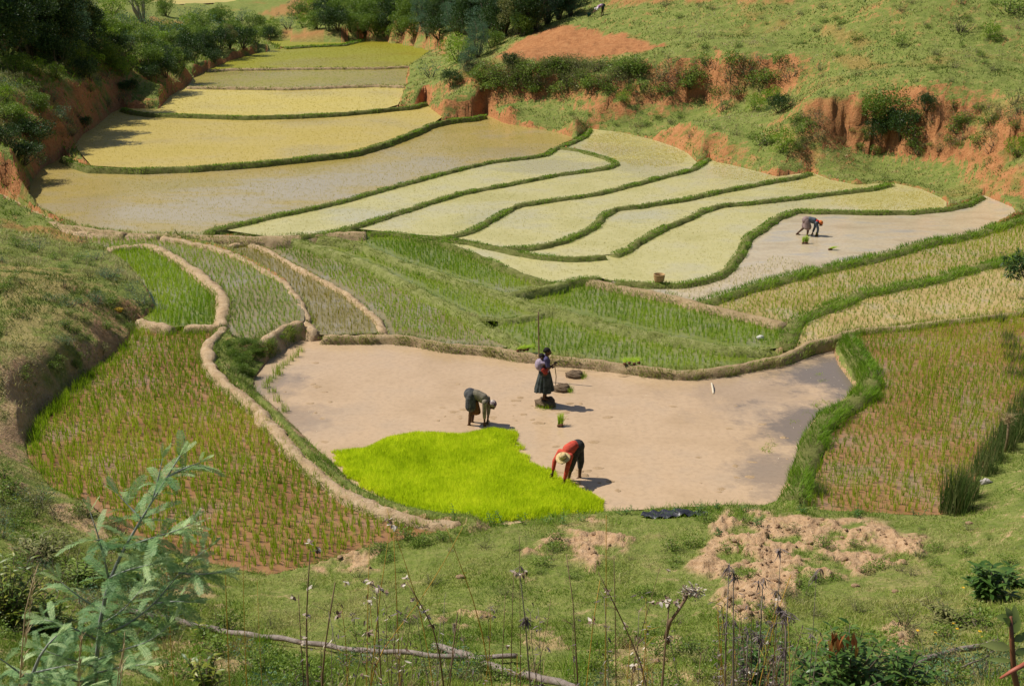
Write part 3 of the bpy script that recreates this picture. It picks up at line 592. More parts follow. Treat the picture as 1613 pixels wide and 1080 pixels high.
print("grass", grass(330000, -.55, .55, 9.5, 26, lambda t: .075+0*t, lambda t: .006+.0003*t, "grass", "short green turf on the near slope around the bare earth patches"),
 grass(60000, -.55, -.24, 26, 48, lambda t: .13+0*t, lambda t: .008+.0004*t, "grass", "rough dry green grass on the mound at left", M_GRH),
 grass(60000, -.6, -.18, 44, 150, lambda t: .12+.002*t, lambda t: .0009*t, "grass", "rough grass on the far left hillside above the red bank"),
 grass(190000, -.2, .6, 50, 150, lambda t: .05+.0011*t, lambda t: .0007*t, "grass", "short grass on the sunny hillside at upper right", M_GRH),
 grass(90000, -.3, .5, 22, 45, lambda t: .15+0*t, lambda t: .010+0*t, "bank_grass", "lush grass on the steep banks round the muddy pond", M_GRL, lambda px, py, x, y: (py < 835) & (px > 300) & (px < 1420)))

# ------------------------------------------------------------------ bunds
M_MUD = earth_mat("bund_mud", (.36, .24, .13), (.50, .36, .22), (.60, .46, .31), 3.5, .05)
M_BUND = earth_mat("bund_soil", (.11, .11, .035), (.17, .18, .05), (.25, .24, .09), 3.5, .05)
M_DIRTB = earth_mat("bund_brown", (.27, .19, .10), (.40, .29, .16), (.48, .36, .22), 3.5, .05)
M_STRIP = earth_mat('bund_turf', (.16, .17, .05), (.24, .26, .08), (.33, .32, .14), 3.5, .05)
def resample(P, step):
    P = np.asarray(P, float); d = np.r_[0, np.cumsum(np.linalg.norm(np.diff(P[:, :2], axis=0), axis=1))]
    n = max(4, int(d[-1]/step)); s_ = np.linspace(0, d[-1], n)
    Q = np.stack([np.interp(s_, d, P[:, k]) for k in range(3)], -1)
    for _ in range(3): Q[1:-1] = Q[1:-1]*.5+(Q[:-2]+Q[2:])*.25
    return Q, s_
def bund(key, ztop, zlow, wtop, label, style='grass', foot=.16, gh=.10, step=.11, zt2=None, dens=1., cat="bund"):
    pts = np.array(B[key], float); zt = np.interp(np.arange(len(pts)), *zt2) if isinstance(zt2, tuple) else np.linspace(ztop, zt2 if zt2 is not None else ztop, len(pts))
    P = np.array([W(a, b_, c) for (a, b_), c in zip(pts, zt)]); Q, s_ = resample(P, step); n = len(Q); sd = int(sum(map(ord, key)))
    T = np.gradient(Q[:, :2], axis=0); T /= np.linalg.norm(T, axis=1)[:, None]+1e-9; Nn = np.stack([-T[:, 1], T[:, 0]], -1)
    wv = wtop/2*(1+.28*fbm(s_*1.1, s_*0+sd, sd, 3)); lumpv = .05*fbm(s_*1.6, s_*0+3.3, sd+1, 3)+(.05*np.abs(fbm(s_*2.6, s_*0+9.3, sd+31, 2)) if style == 'mud' else 0)
    wv = wv*(1+(.3*fbm(s_*3.1, s_*0+1.3, sd+33, 2) if style != 'grass' else 0))
    Q[:, :2] += Nn*(fbm(s_*.7, s_*0+5.1, sd+2, 3)*.09)[:, None]
    prof = [(-1, -foot, 'L'), (-1, -foot*.45, 'M'), (-1, 0, 'E'), (-.55, 0, 'T'), (0, 0, 'C'), (.55, 0, 'T'), (1, 0, 'E'), (1, foot*.45, 'M'), (1, foot, 'L')]
    Vv = np.zeros((n, len(prof), 3))
    for j, (a, o, kd) in enumerate(prof):
        off = a*wv+o; z = Q[:, 2]+lumpv
        hgt = np.maximum(Q[:, 2]-zlow, .1)
        if kd == 'L': z = np.full(n, zlow)
        elif kd == 'M': z = zlow+hgt*.55
        elif kd == 'E': z = z-.055
        elif kd == 'T': z = z-.008
        r = .035 if style != 'mud' else .05
        nx = fbm(s_*4+j*7.7, s_*0+j, sd+5, 2)*r*1.4; nz = fbm(s_*5+j*3.1, s_*0+j, sd+9, 2)*r*1.3
        if kd in 'LM': nz = nz*(kd == 'M')
        Vv[:, j, :2] = Q[:, :2]+Nn*(off+nx)[:, None]; Vv[:, j, 2] = z+nz
    Vv[0, :, 2] = np.minimum(Vv[0, :, 2], zlow+.04); Vv[-1, :, 2] = np.minimum(Vv[-1, :, 2], zlow+.04)
    m_ = len(prof); i_, j_ = np.meshgrid(np.arange(n-1), np.arange(m_-1), indexing='ij'); a = (i_*m_+j_).ravel()
    F = np.stack([a, a+m_, a+m_+1, a+1], 1)
    mat = {'grass': M_BUND, 'mud': M_MUD, 'dirt': M_DIRTB, 'strip': M_STRIP}[style]
    o = npmesh("bund", Vv.reshape(-1, 3), F.ravel(), np.full(len(F), 4), mat, None, True); tag(o, label, cat)
    if gh > 0:
        L_ = s_[-1]; dist = np.median(Q[:, 1]); nb = int(min(L_*(14000/dist)*dens*(.35 if style == 'mud' else .6 if style == 'dirt' else 1), 26000))
        q = rng.uniform(0, n-1.001, nb); i0 = q.astype(int); fr = (q-i0)[:, None]
        if style in ('grass', 'strip'): e = rng.uniform(-1.3, 1.3, nb)
        else: e = np.sign(rng.uniform(-1, 1, nb))*rng.uniform(.7 if style == 'dirt' else .9, 1.5, nb)
        base = Q[i0]*(1-fr)+Q[i0+1]*fr; nn = Nn[i0]
        gz = base[:, 2]-.02-np.maximum(np.abs(e)-.9, 0)*(base[:, 2]-zlow)*1.6
        pos = np.concatenate([base[:, :2]+nn*(e*(wv[i0]+foot*.4))[:, None], gz[:, None]], 1)
        cl = fbm(pos[:, 0]*1.5, pos[:, 1]*1.5, sd+13, 3); k = rng.random(nb) < np.clip(.75+cl*1.6, .05, 1); pos, e, cl = pos[k], e[k], cl[k]
        h = gh*(1+cl*.8)*rng.uniform(.5, 1.3, len(pos))
        az = np.arctan2(nn[k][:, 1]*np.sign(e), nn[k][:, 0]*np.sign(e))+rng.normal(0, .9, len(pos))
        g_ = blade_obj("grass_fringe", pos, h, np.maximum(.008, .00045*pos[:, 1]), M_GRL if style == 'grass' else M_GR, (.3, 1.1), np.clip(.35+cl+rng.normal(0, .2, len(pos)), 0, 1), True, o, az)
        tag(g_, None, None, None, 'stuff')
    return o
bund('b0', 1.22, 0.9, .5, "short dark bund along the farthest strip of rice", 'grass', .2, .16)
bund('b1', 1.12, 0.8, .45, "pale topped bund below the farthest big terrace", 'dirt', .2, .16)
bund('b2', 1.02, 0.7, .4, "thin brown bund above the bright yellow terrace", 'dirt', .2, .12)
bund('b3', 0.92, 0.55, .27, "dark bund below the bright yellow terrace", 'grass', .2, .07)
bund('b4', 0.78, 0.37, .27, "long curving bund between the wide yellow terrace and the big olive terrace", 'grass', .2, .07)
bund('b5', 0.59, 0.33, .27, "straight grassy bund along the lower right side of the big olive terrace", 'grass', .16, .07)
bund('b6', 0.57, 0.33, .27, "grassy bund with a hooked upper end below the wedge shaped field", 'grass', .16, .07)
bund('b7', 0.55, 0.3, .27, "grassy bund rising to the pale clod at the hillside", 'grass', .16, .07)
bund('b8', 0.53, 0.28, .27, "thick S curved grassy bund in the middle of the pale terraces", 'grass', .16, .07)
bund('b9', 0.5, 0.25, .27, "long grassy bund ending at a small gap above the widest pale terrace", 'grass', .16, .07)
bund('b9b', 0.5, 0.25, .27, "grassy bund left of the small gap, below the pale terraces", 'grass', .16, .07)
bund('m', 0.44, 0.18, .27, "low grassy bund between the pale terraces and the slanting green wedge", 'grass', .2, .07)
bund('b10', 0.47, 0.23, .27, "bund looping round the far worker's pond, with the basket on it", 'grass', .16, .07)
bund('b11', 0.43, 0.18, .42, "thick bright green bund below the far worker's pond", 'grass', .2, .16)
bund('b12', 0.38, 0.1, .4, "low bund with a pale worn start above the dark green wedge", 'dirt', .2, .13)
bund('b13', 0.38, 0.08, .45, "green bund between the two tan fields at right", 'grass', .2, .15)
bund('b14', 0.38, -0.12, .26, "long worn bund along the far side of the muddy pond", 'dirt', .14, .12, zt2=((0, 6, 8, 10, 22), (.38, .38, .36, .24, .23)), dens=2.)
bund('b15', 0.44, 0.1, .42, "tall grassy bund between the muddy pond and the rusty brown field", 'grass', .18, .16, dens=1.5)
bund('c1', 0.58, 0.3, .34, "looping pale mud bund at the left, nearest the grassy mound", 'mud', .14, .12)
bund('c1b', 0.52, 0.22, .30, "short pale mud bund joining the looping bund", 'mud', .1, .1, zt2=.54)
bund('c1c', 0.54, 0.22, .34, "short pale mud bund at the foot of the grassy mound", 'mud', .1, .1)
bund('c2', 0.56, 0.15, .30, "long worn mud bund between the muddy pond and the brown rice field", 'mud', .14, .11, zt2=.44, dens=2.2)
bund('c3', 0.58, -.05, .32, "middle one of the three curved pale mud bunds", 'mud', .14, .12, zt2=.34)
bund('c3b', 0.52, -0.05, .24, "short pale mud bund above the dark bank at the pond's corner", 'mud', .3, .16, dens=6)
bund('c4', 0.36, 0.05, .26, "straightest and rightmost of the pale mud bunds", 'mud', .12, .1, zt2=.27)
bund('p1', 0.6, 0.12, .45, "long footpath bank of bare earth below the big olive terrace", 'dirt', .35, .12, zt2=.52, dens=2.)
bund('p2', 0.68, 0.4, .35, "bare earth path bank branching off at the left edge", 'dirt', .25, .1)
bund('p3', 0.62, 0.2, .35, "lower bare earth path bank along the top of the grassy mound", 'mud', .3, .1, zt2=.55)
bund('s1', 0.49, 0.1, .34, "grassy bund crossing the slanting green strips", 'strip', .18, .06, zt2=.34)
bund('s2', 0.45, 0.05, .34, "lower grassy bund through the slanting green strips", 'strip', .18, .06, zt2=.24)
bund('s2b', 0.27, 0.05, .28, "short dark grassy bund behind the tall pole", 'strip', .18, .06)
bund('s3', 0.49, 0.12, .34, "short grassy bund closing the upper green wedge", 'strip', .18, .06)
# ------------------------------------------------------------------ people
def cap(mb, a, b_, r0, r1=None, n=12):
    r1 = r0 if r1 is None else r1; a, b_ = Vector(a), Vector(b_)
    if (b_-a).length > 1e-4: mb.tube([a, b_], [r0, r1], n)
    mb.ball(a, r0, n, 8); mb.ball(b_, r1, n, 8)
def blob(name, mb, mat, parent, vox=.007, smooth=4):
    o = mb.build(name, mat, parent, True)
    r = o.modifiers.new("r", 'REMESH'); r.mode = 'VOXEL'; r.voxel_size = vox; r.use_smooth_shade = True
    if smooth: s = o.modifiers.new("s", 'SMOOTH'); s.iterations = smooth; s.factor = .5
    return o
M_SKIN = cloth_mat("skin", (.085, .042, .022), (.11, .055, .03), 8, .5)
M_HAIR = cloth_mat("hair", (.012, .010, .010), (.02, .016, .015), 60, .8)
def hand(mb, w, d, side, k=1.):              # palm, four unequal fingers bent at the knuckles, a thumb from the side
    w = Vector(w); d = Vector(d).normalized(); s = Vector(side).normalized(); s = (s-d*s.dot(d)).normalized(); nrm = d.cross(s)
    pe = w+d*.075*k; cap(mb, w, w+d*.03*k, .021*k, .024*k)
    for q in (-1, 0, 1): cap(mb, w+d*.025*k+s*q*.014*k, pe+s*q*.022*k, .015*k, .0125*k, 8)
    for q, L in ((-1.5, .058), (-.5, .07), (.5, .075), (1.5, .066)):
        r = pe+s*q*.0185*k; m1 = r+(d*.8+nrm*.35+s*q*.06).normalized()*L*.55*k; e = m1+(d*.5+nrm*.75).normalized()*L*.5*k
        cap(mb, r, m1, .0095*k, .0085*k, 8); cap(mb, m1, e, .0085*k, .007*k, 8)
    t0 = w+d*.022*k+s*.02*k; t1 = t0+(d*.55+s*.75+nrm*.2).normalized()*.04*k; t2 = t1+(d*.85+s*.25+nrm*.4).normalized()*.03*k
    cap(mb, t0, t1, .012*k, .010*k, 8); cap(mb, t1, t2, .010*k, .008*k, 8)
def foot(mb, a, d, k=1.):
    a = Vector(a); d = Vector((d[0], d[1], 0)).normalized(); s = Vector((-d.y, d.x, 0))
    cap(mb, a, a-d*.035*k+Vector((0, 0, -.035*k)), .034*k, .03*k); cap(mb, a+Vector((0, 0, -.02*k)), a+d*.11*k+Vector((0, 0, -.05*k)), .034*k, .026*k)
    for q in range(5): cap(mb, a+d*.11*k+s*(q-2)*.015*k+Vector((0, 0, -.052*k)), a+d*(.16-.008*q)*k+s*(q-2)*.017*k+Vector((0, 0, -.056*k)), .011*k, .009*k, 8)
def head(mb, c, f, up, k=1.):
    f = Vector(f).normalized(); up = Vector(up); up = (up-f*up.dot(f)).normalized(); s = up.cross(f); c = Vector(c)
    rot = Matrix((f, s, up)).transposed()
    mb.ball(c-f*.012*k+up*.018*k, (.095*k, .076*k, .088*k), 16, 12, rot=rot)
    cap(mb, c+f*.03*k-up*.01*k, c+f*.045*k-up*.075*k, .058*k, .03*k)                 # face to chin
    cap(mb, c+f*.085*k+up*.012*k, c+f*.105*k-up*.022*k, .009*k, .016*k, 8)           # nose
    cap(mb, c+f*.084*k-up*.048*k+s*.018*k, c+f*.084*k-up*.048*k-s*.018*k, .010*k, .010*k, 8)   # lips
    for q in (-1, 1):
        cap(mb, c+s*q*.078*k+up*.012*k-f*.01*k, c+s*q*.08*k-up*.02*k-f*.005*k, .014*k, .009*k, 8)   # ears
        cap(mb, c+f*.078*k+s*q*.045*k+up*.028*k, c+f*.083*k+s*q*.015*k+up*.028*k, .010*k, .010*k, 8)     # brow
    return c, f, up, s
def eyes(par, c, f, up, s, k):
    for q in (-1, 1):
        mw = MB(); mw.ball(c+f*.082*k+s*q*.03*k+up*.012*k, .012*k, 10, 8); mw.build("eye", M_EYE, par, True)
M_EYE = cloth_mat("eye", (.35, .33, .3), (.03, .02, .02), 60, .3)
def limb(mb, pts, rs):
    for a, b_, r0, r1 in zip(pts[:-1], pts[1:], rs[:-1], rs[1:]): cap(mb, a, b_, r0, r1)
def person(base, J, label, top, bottom, k=1., sleeves=.9, extra=None, group=None):
    root = empty("person", base); tag(root, label, "person", group)
    J = {a: Vector(b_) for a, b_ in J.items()}
    mb = MB()
    for q in 'LR':
        limb(mb, [J['hip'+q], J['kn'+q], J['an'+q]], [.078*k, .053*k, .034*k]); cap(mb, J['kn'+q].lerp(J['an'+q], .12), J['kn'+q].lerp(J['an'+q], .4), .046*k, .05*k)
        foot(mb, J['an'+q], J['ft'])
        limb(mb, [J['sh'+q], J['el'+q], J['ha'+q]], [.048*k, .037*k, .024*k])
        hand(mb, J['ha'+q], (J['ha'+q]-J['el'+q]), J['fw'], k)
    limb(mb, [J['pel'], J['wai'], J['che']], [.125*k, .105*k, .115*k])
    cap(mb, J['shL'], J['shR'], .055*k); cap(mb, J['che'], (J['shL']+J['shR'])/2, .10*k, .07*k)
    cap(mb, (J['shL']+J['shR'])/2, J['hd'], .05*k, .045*k)
    c, f, up, s = head(mb, J['hd'], J['hf'], J['hu'], k)
    body = blob("body", mb, M_SKIN, root, .006, 3); eyes(root, c, f, up, s, k)
    mt = MB()
    limb(mt, [J['pel'].lerp(J['wai'], .35), J['wai'], J['che']], [.138*k, .125*k, .135*k])
    cap(mt, J['shL'], J['shR'], .07*k); cap(mt, J['che'], (J['shL']+J['shR'])/2, .125*k, .085*k)
    for q in 'LR':
        e = J['el'+q].lerp(J['ha'+q], max(0, sleeves)); 
        if sleeves > 0: limb(mt, [J['sh'+q], J['el'+q], e], [.066*k, .052*k, .042*k])
        else: limb(mt, [J['sh'+q], J['sh'+q].lerp(J['el'+q], 1+sleeves)], [.066*k, .06*k])
    blob("top", mt, top, root, .011, 5)
    if bottom:
        mat, nm, fr = bottom; ms = MB()
        cap(ms, J['pel'].lerp(J['wai'], .3), J['pel'], .145*k, .16*k)
        for q in 'LR':
            a = J['kn'+q] if fr <= 1 else J['kn'+q].lerp(J['an'+q], fr-1)
            limb(ms, [J['hip'+q], J['hip'+q].lerp(J['kn'+q], min(fr, 1)), a] if fr > 1 else [J['hip'+q], J['hip'+q].lerp(J['kn'+q], fr)], [.115*k, .085*k, .065*k])
        if nm == 'skirt':
            for t in (.25, .5, .75, 1.): cap(ms, J['hipL'].lerp(J['knL'], t*fr), J['hipR'].lerp(J['knR'], t*fr), (.125+.02*t)*k)
        blob(nm, ms, mat, root, .012, 6)
    return root, (c, f, up, s)
def scarf(name, par, hd, mat, k=1., tail=True):
    c, f, up, s = hd; mb = MB(); rot = Matrix((f, s, up)).transposed()
    mb.ball(c-f*.022*k+up*.03*k, (.102*k, .09*k, .09*k), 14, 10, rot=rot)
    if tail: cap(mb, c-f*.10*k, c-f*.15*k-up*.06*k, .03*k, .018*k)
    return blob(name, mb, mat, par, .008, 3)

# 1. bent worker in the grey top, left of the bed
def frame(fx, fy):
    l = math.hypot(fx, fy); F = Vector((fx/l, fy/l, 0)); Lf = Vector((-F.y, F.x, 0)); return lambda a, b_, c: F*a+Lf*b_+Vector((0, 0, c))
Q = frame(.97, -.24)
J = dict(hipL=Q(.02, .09, .82), hipR=Q(.02, -.09, .82), knL=Q(.05, .10, .44), knR=Q(.03, -.10, .44), anL=Q(.0, .11, .02), anR=Q(-.02, -.11, .02), ft=Q(1, 0, 0),
 pel=Q(-.02, 0, .84), wai=Q(.17, 0, .845), che=Q(.33, 0, .76), shL=Q(.42, .15, .70), shR=Q(.42, -.15, .70), elL=Q(.45, .15, .42), elR=Q(.41, -.15, .42), haL=Q(.44, .08, .14), haR=Q(.40, -.10, .13),
 fw=Q(1, 0, 0), hd=Q(.60, -.02, .60), hf=Q(.55, -.25, -.80), hu=Q(.85, 0, .5))
M_KHAKI = cloth_mat("khaki", (.17, .145, .105), (.24, .21, .16), 9); M_DARKSK = cloth_mat("dark_skirt", (.045, .045, .05), (.10, .10, .10), 7)
r1_, hd = person(W(742, 667, 0.), J, "person bent double in khaki top and patterned headscarf behind the bright seedling bed", M_KHAKI, (M_DARKSK, 'skirt', .75), 1.06, .55)
M_PATT = cloth_mat("patterned", (.55, .50, .42), (.10, .03, .09), 14)
scarf("headscarf", r1_, hd, M_PATT, 1.06)
mb = MB(); cap(mb, Q(.14, -.03, .62), Q(.15, -.03, .40), .085, .125); cap(mb, Q(.15, -.03, .42), Q(.2, -.03, .37), .11, .08)
blob("hanging_cloth", mb, cloth_mat("rust_cloth", (.20, .085, .03), (.10, .045, .02), 8), r1_, .012, 6)

# 2. bent worker in the red jacket and straw hat
J = dict(hipL=(.0, .06, .82), hipR=(-.07, -.09, .82), knL=(.05, .04, .43), knR=(-.17, -.13, .43), anL=(.03, .04, .02), anR=(-.24, -.10, .02), ft=(-.8, -.5, 0),
 pel=(-.03, -.02, .84), wai=(-.14, -.1, .88), che=(-.26, -.2, .83), shL=(-.45, -.16, .76), shR=(-.22, -.36, .74), elL=(-.58, -.22, .55), elR=(-.30, -.48, .46), haL=(-.62, -.26, .28), haR=(-.36, -.5, .16),
 fw=(-.7, -.7, 0), hd=(-.385, -.44, .70), hf=(-.35, -.55, -.75), hu=(-.45, -.7, .5))
J = {a: tuple(x for x in v) for a, v in J.items()}
M_RED = cloth_mat("red_jacket", (.55, .085, .05), (.40, .05, .035), 7); M_DTR = cloth_mat("dark_trousers", (.03, .03, .032), (.055, .05, .05), 10)
r2_, hd = person(W(911, 753, 0.), J, "person bent over in red jacket and straw hat beside the bright seedling bed", M_RED, (M_DTR, 'trousers', 1.35), 1.06, .72)
c, f, up, s = hd
mb = MB(); ax = (up*.80-f*.25+Vector((0, -.15, .35))).normalized()
u_ = ax.cross(Vector((1, 0, 0))).normalized(); w_ = ax.cross(u_); hc = c+ax*.05
prof = [(.0, .135), (.035, .138), (.07, .128), (.088, .10), (.095, .05), (.102, .02), (.135, .004), (.175, .0), (.172, -.008), (.13, -.004), (.09, .0)]
V = []; n = 36
for (rr, hh) in prof:
    for q in range(n):
        a = 2*math.pi*q/n; dent = -.03*max(0, math.cos(a*1))*(rr < .06)*(hh > .1); V.append(hc+(u_*math.cos(a)+w_*math.sin(a))*rr*(1+.015*math.sin(3*a))+ax*(hh+dent+.006*math.sin(2*a)*(rr > .12)))
mb.add(V, [(i*n+q, (i+1)*n+q, (i+1)*n+(q+1) % n, i*n+(q+1) % n) for i in range(len(prof)-1) for q in range(n)])
M_STRAW = cloth_mat("straw_hat", (.62, .47, .24), (.48, .34, .16), 40)
ho = mb.build("straw_hat", M_STRAW, r2_, True)
mb = MB()
for i in (.020,):
    V = []
    for hh, rr in ((.022, .0965), (.048, .0945), (.048, .0975), (.022, .1)):
        for q in range(n): a = 2*math.pi*q/n; V.append(hc+(u_*math.cos(a)+w_*math.sin(a))*rr+ax*hh)
    mb.add(V, [(i*n+q, ((i+1) % 4)*n+q, ((i+1) % 4)*n+(q+1) % n, i*n+(q+1) % n) for i in range(4) for q in range(n)])
mb.build("hat_band", cloth_mat("hat_band", (.22, .13, .05)), ho, True)

# 3. woman standing on the mound with the baby on her back
J = dict(hipL=(.0, .08, .78), hipR=(.0, -.08, .78), knL=(.03, .07, .42), knR=(.02, -.06, .42), anL=(.03, .06, .06), anR=(-.02, -.06, .06), ft=(1, -.1, 0),
 pel=(-.01, 0, .80), wai=(.0, 0, .95), che=(.02, 0, 1.10), shL=(.03, .15, 1.20), shR=(.03, -.15, 1.20), elL=(.02, .22, .96), elR=(.10, -.21, .97), haL=(.16, .12, .92), haR=(.23, -.14, 1.06),
 fw=(1, 0, .2), hd=(.075, -.01, 1.385), hf=(.95, -.12, -.12), hu=(0, 0, 1))
M_NAVY = cloth_mat("navy_top", (.05, .045, .11), (.09, .08, .16), 12)
r3_, hd = person(W(857.5, 638.5, .0)+np.array([0, 0, .19]), J, "person standing on a mud clod in dark skirt with baby tied on the back", M_NAVY, None, 1., -.3)
c, f, up, s = hd; mb = MB(); rot = Matrix((f, s, up)).transposed(); mb.ball(c-f*.025+up*.035, (.098, .088, .088), 14, 10, rot=rot, rough=.02); cap(mb, c-f*.085+up*.02, c-f*.10+up*.0, .045, .035)
blob("hair", mb, M_HAIR, r3_, .008, 2)
mb = MB(); n = 72; V = []
for i, t in enumerate(np.linspace(0, 1, 12)):
    for q in range(n):
        a = 2*math.pi*q/n; pl = .018*t*math.sin(a*12+1.3*math.sin(3*a))+.012*t*math.sin(5*a+1)
        r = .125+.145*t**.8+pl; V.append((math.cos(a)*r*1.0-.02*t, math.sin(a)*r*.85, .90-(.90-.24+.015*math.sin(4*a))*t))
F = [(i*n+q, (i+1)*n+q, (i+1)*n+(q+1) % n, i*n+(q+1) % n) for i in range(11) for q in range(n)]
mb.add(V, F); V2 = [Vector((p[0]*.94, p[1]*.94, p[2])) for p in V]; mb.add(V2, [q_[::-1] for q_ in F])
mb.build("skirt", cloth_mat("dark_green_skirt", (.022, .030, .028), (.06, .07, .068), 9), r3_, True)
mb = MB(); mb.ball((-.14, -.02, 1.02), (.135, .165, .17), 16, 12); cap(mb, (-.12, -.12, 1.08), (.06, -.17, 1.13), .05, .04); cap(mb, (-.12, .10, 1.08), (.06, .16, 1.13), .05, .04); cap(mb, (-.1, -.12, .93), (.08, -.13, .88), .07, .05); cap(mb, (-.1, .10, .93), (.08, .12, .88), .06, .05); cap(mb, (.09, -.12, .9), (.11, .1, .9), .045)
blob("baby_wrap", mb, cloth_mat("lilac_wrap", (.40, .32, .38), (.22, .17, .24), 9), r3_, .01, 4)
mb = MB(); cap(mb, (-.05, -.155, .92), (.02, -.165, .84), .07, .06); cap(mb, (.02, -.16, .87), (.07, -.14, .93), .05, .04)
blob("red_sash", mb, cloth_mat("red_sash", (.40, .06, .045), (.28, .04, .03), 9), r3_, .01, 3)
# the baby
bb = empty("baby", Vector(W(857.5, 638.5, .0))+Vector((-.10, -.01, .19+1.02))); tag(bb, "baby with short dark hair tied in a lilac cloth on the standing person's back", "baby")
mb = MB(); cap(mb, (0, 0, -.08), (.01, 0, .08), .085, .07); cap(mb, (.0, .07, .06), (.07, .12, .02), .03, .025); cap(mb, (.0, -.07, .06), (.07, -.12, .02), .03, .025); cap(mb, (.07, .12, .02), (.12, .12, -.02), .025, .018); cap(mb, (.07, -.12, .02), (.12, -.12, -.02), .025, .018)
hand(mb, (.12, .12, -.02), (1, 0, -.3), (0, 0, 1), .55); hand(mb, (.12, -.12, -.02), (1, 0, -.3), (0, 0, 1), .55)
for q in (-1, 1): limb(mb, [(0, .05*q, -.1), (.08, .15*q, -.12), (.14, .15*q, -.2)], [.045, .038, .025]); foot(mb, (.14, .15*q, -.2), (1, 0, 0), .5)
cap(mb, (.01, 0, .1), (.02, -.01, .16), .035); hb = head(mb, (.02, -.02, .215), (.3, -.85, -.25), (0, 0, 1), .82)
blob("body", mb, M_SKIN, bb, .006, 3); eyes(bb, *hb, .82)
c, f, up, s = hb; mb = MB(); mb.ball(c-f*.025+up*.032, (.085, .076, .074), 14, 10, rot=Matrix((f, s, up)).transposed()); blob("hair", mb, M_HAIR, bb, .008, 2)
M_POLE = earth_mat("pole_wood", (.16, .11, .06), (.24, .17, .10), (.32, .24, .15), 12, .01, .8)
def pole(pts, r0, r1, label, cat="pole", name="pole", mat=None, rough=.06):
    mb = MB(); pts = [Vector(p) for p in pts]; P = []; 
    for a, b_ in zip(pts[:-1], pts[1:]):
        for q in range(6): P.append(a.lerp(b_, q/6))
    P.append(pts[-1]); n = len(P)
    mb.tube(P, [r0+(r1-r0)*i/(n-1) for i in range(n)], 8, rough=rough); return tag(mb.build(name, mat or M_POLE, None, True), label, cat)
pb = Vector(W(850, 600, 0.)); pt = Vector(W(846.5, 610, 0)); 
pole([(pb.x, pb.y+.0, -.2), (pb.x-.03, pb.y, 1.0), (pb.x-.05, pb.y, 2.12)], .024, .020, "tall thin bamboo pole standing in the mud behind the person with the baby")
wb = Vector(W(857.5, 638.5, 0.))
pole([wb+Vector((.26, -.14, 1.27)), wb+Vector((.31, -.12, .9)), wb+Vector((.30, -.05, .62))], .012, .010, "short pale stick held downwards by the standing person", "stick", "stick")
a_, b2 = Vector(W(872, 577, .12)), Vector(W(938, 580, .1)); pole([a_, a_.lerp(b2, .5)+Vector((0, 0, .02)), b2], .014, .012, "long thin pole lying along the water's edge behind the standing person", "pole")

# 4. far worker
Q = frame(1, -.12)
J = dict(hipL=Q(-.08, .08, .64), hipR=Q(-.06, -.08, .64), knL=Q(-.10, .10, .36), knR=Q(.02, -.09, .34), anL=Q(-.40, .10, .06), anR=Q(.0, -.08, .02), ft=Q(1, 0, 0),
 pel=Q(-.10, 0, .68), wai=Q(.08, 0, .70), che=Q(.24, 0, .66), shL=Q(.34, .14, .60), shR=Q(.34, -.14, .60), elL=Q(.32, .14, .34), elR=Q(.42, -.15, .34), haL=Q(.24, .05, .12), haR=Q(.42, -.10, .13),
 fw=Q(1, 0, 0), hd=Q(.53, -.02, .55), hf=Q(.7, -.1, -.7), hu=Q(.75, 0, .6))
M_SLATE = cloth_mat("slate_top", (.06, .075, .10), (.13, .15, .18), 8); M_TAUPE = cloth_mat("taupe_skirt", (.20, .14, .13), (.28, .20, .19), 8)
M_RSC = cloth_mat("red_scarf", (.62, .06, .03), (.62, .30, .05), 14)
r4_, hd = person(W(1271, 371, .31), J, "person bent low planting rice in the far pond in red headscarf and brownish skirt", M_SLATE, (M_TAUPE, 'skirt', .8), 1.05, .8)
scarf("headscarf", r4_, hd, M_RSC, 1.05)
mb = MB(); cap(mb, Q(.36, .12, .67), Q(.36, -.12, .67), .05); cap(mb, Q(.42, 0, .64), Q(.34, 0, .70), .05, .04); blob("red_shawl", mb, cloth_mat("red_shawl", (.62, .04, .03), (.5, .03, .03)), r4_, .01, 3)

# 5. tiny figure on the hillside at the top
bp = hit(949, 25); Q = frame(-1, -.25)
J = dict(hipL=Q(-.02, .09, .78), hipR=Q(-.02, -.09, .78), knL=Q(.0, .10, .42), knR=Q(.03, -.10, .42), anL=Q(-.03, .11, .06), anR=Q(.03, -.11, .06), ft=Q(1, 0, 0),
 pel=Q(-.06, 0, .82), wai=Q(.16, 0, .82), che=Q(.36, 0, .70), shL=Q(.46, .15, .62), shR=Q(.46, -.15, .62), elL=Q(.62, .15, .42), elR=Q(.62, -.15, .42), haL=Q(.78, .08, .30), haR=Q(.8, -.10, .30),
 fw=Q(0, 1, 0), hd=Q(.64, -.02, .52), hf=Q(.5, 0, -.8), hu=Q(.8, 0, .5))
r5_, hd = person(bp, J, "tiny person bent over in a white and purple top on the top slope", cloth_mat("white_purple", (.75, .72, .70), (.40, .12, .35), 5), (cloth_mat("dark_green_shorts", (.02, .05, .04), (.04, .03, .03)), 'shorts', .7), 1.05, -.3)
scarf("headscarf", r5_, hd, cloth_mat("white_scarf", (.75, .70, .6)), 1.05)
bk = hit(928, 27); mb = MB(); n = 20
V = []
for z, r in ((0, .13), (.3, .17), (.31, .18), (.3, .155), (.05, .12)):
    for q in range(n): a = 2*math.pi*q/n; V.append((r*math.cos(a), r*math.sin(a), z))
mb.add(V, [(i*n+q, i*n+(q+1) % n, (i+1)*n+(q+1) % n, (i+1)*n+q) for i in range(4) for q in range(n)]+[tuple(range(n))[::-1], tuple(range(4*n, 5*n))])
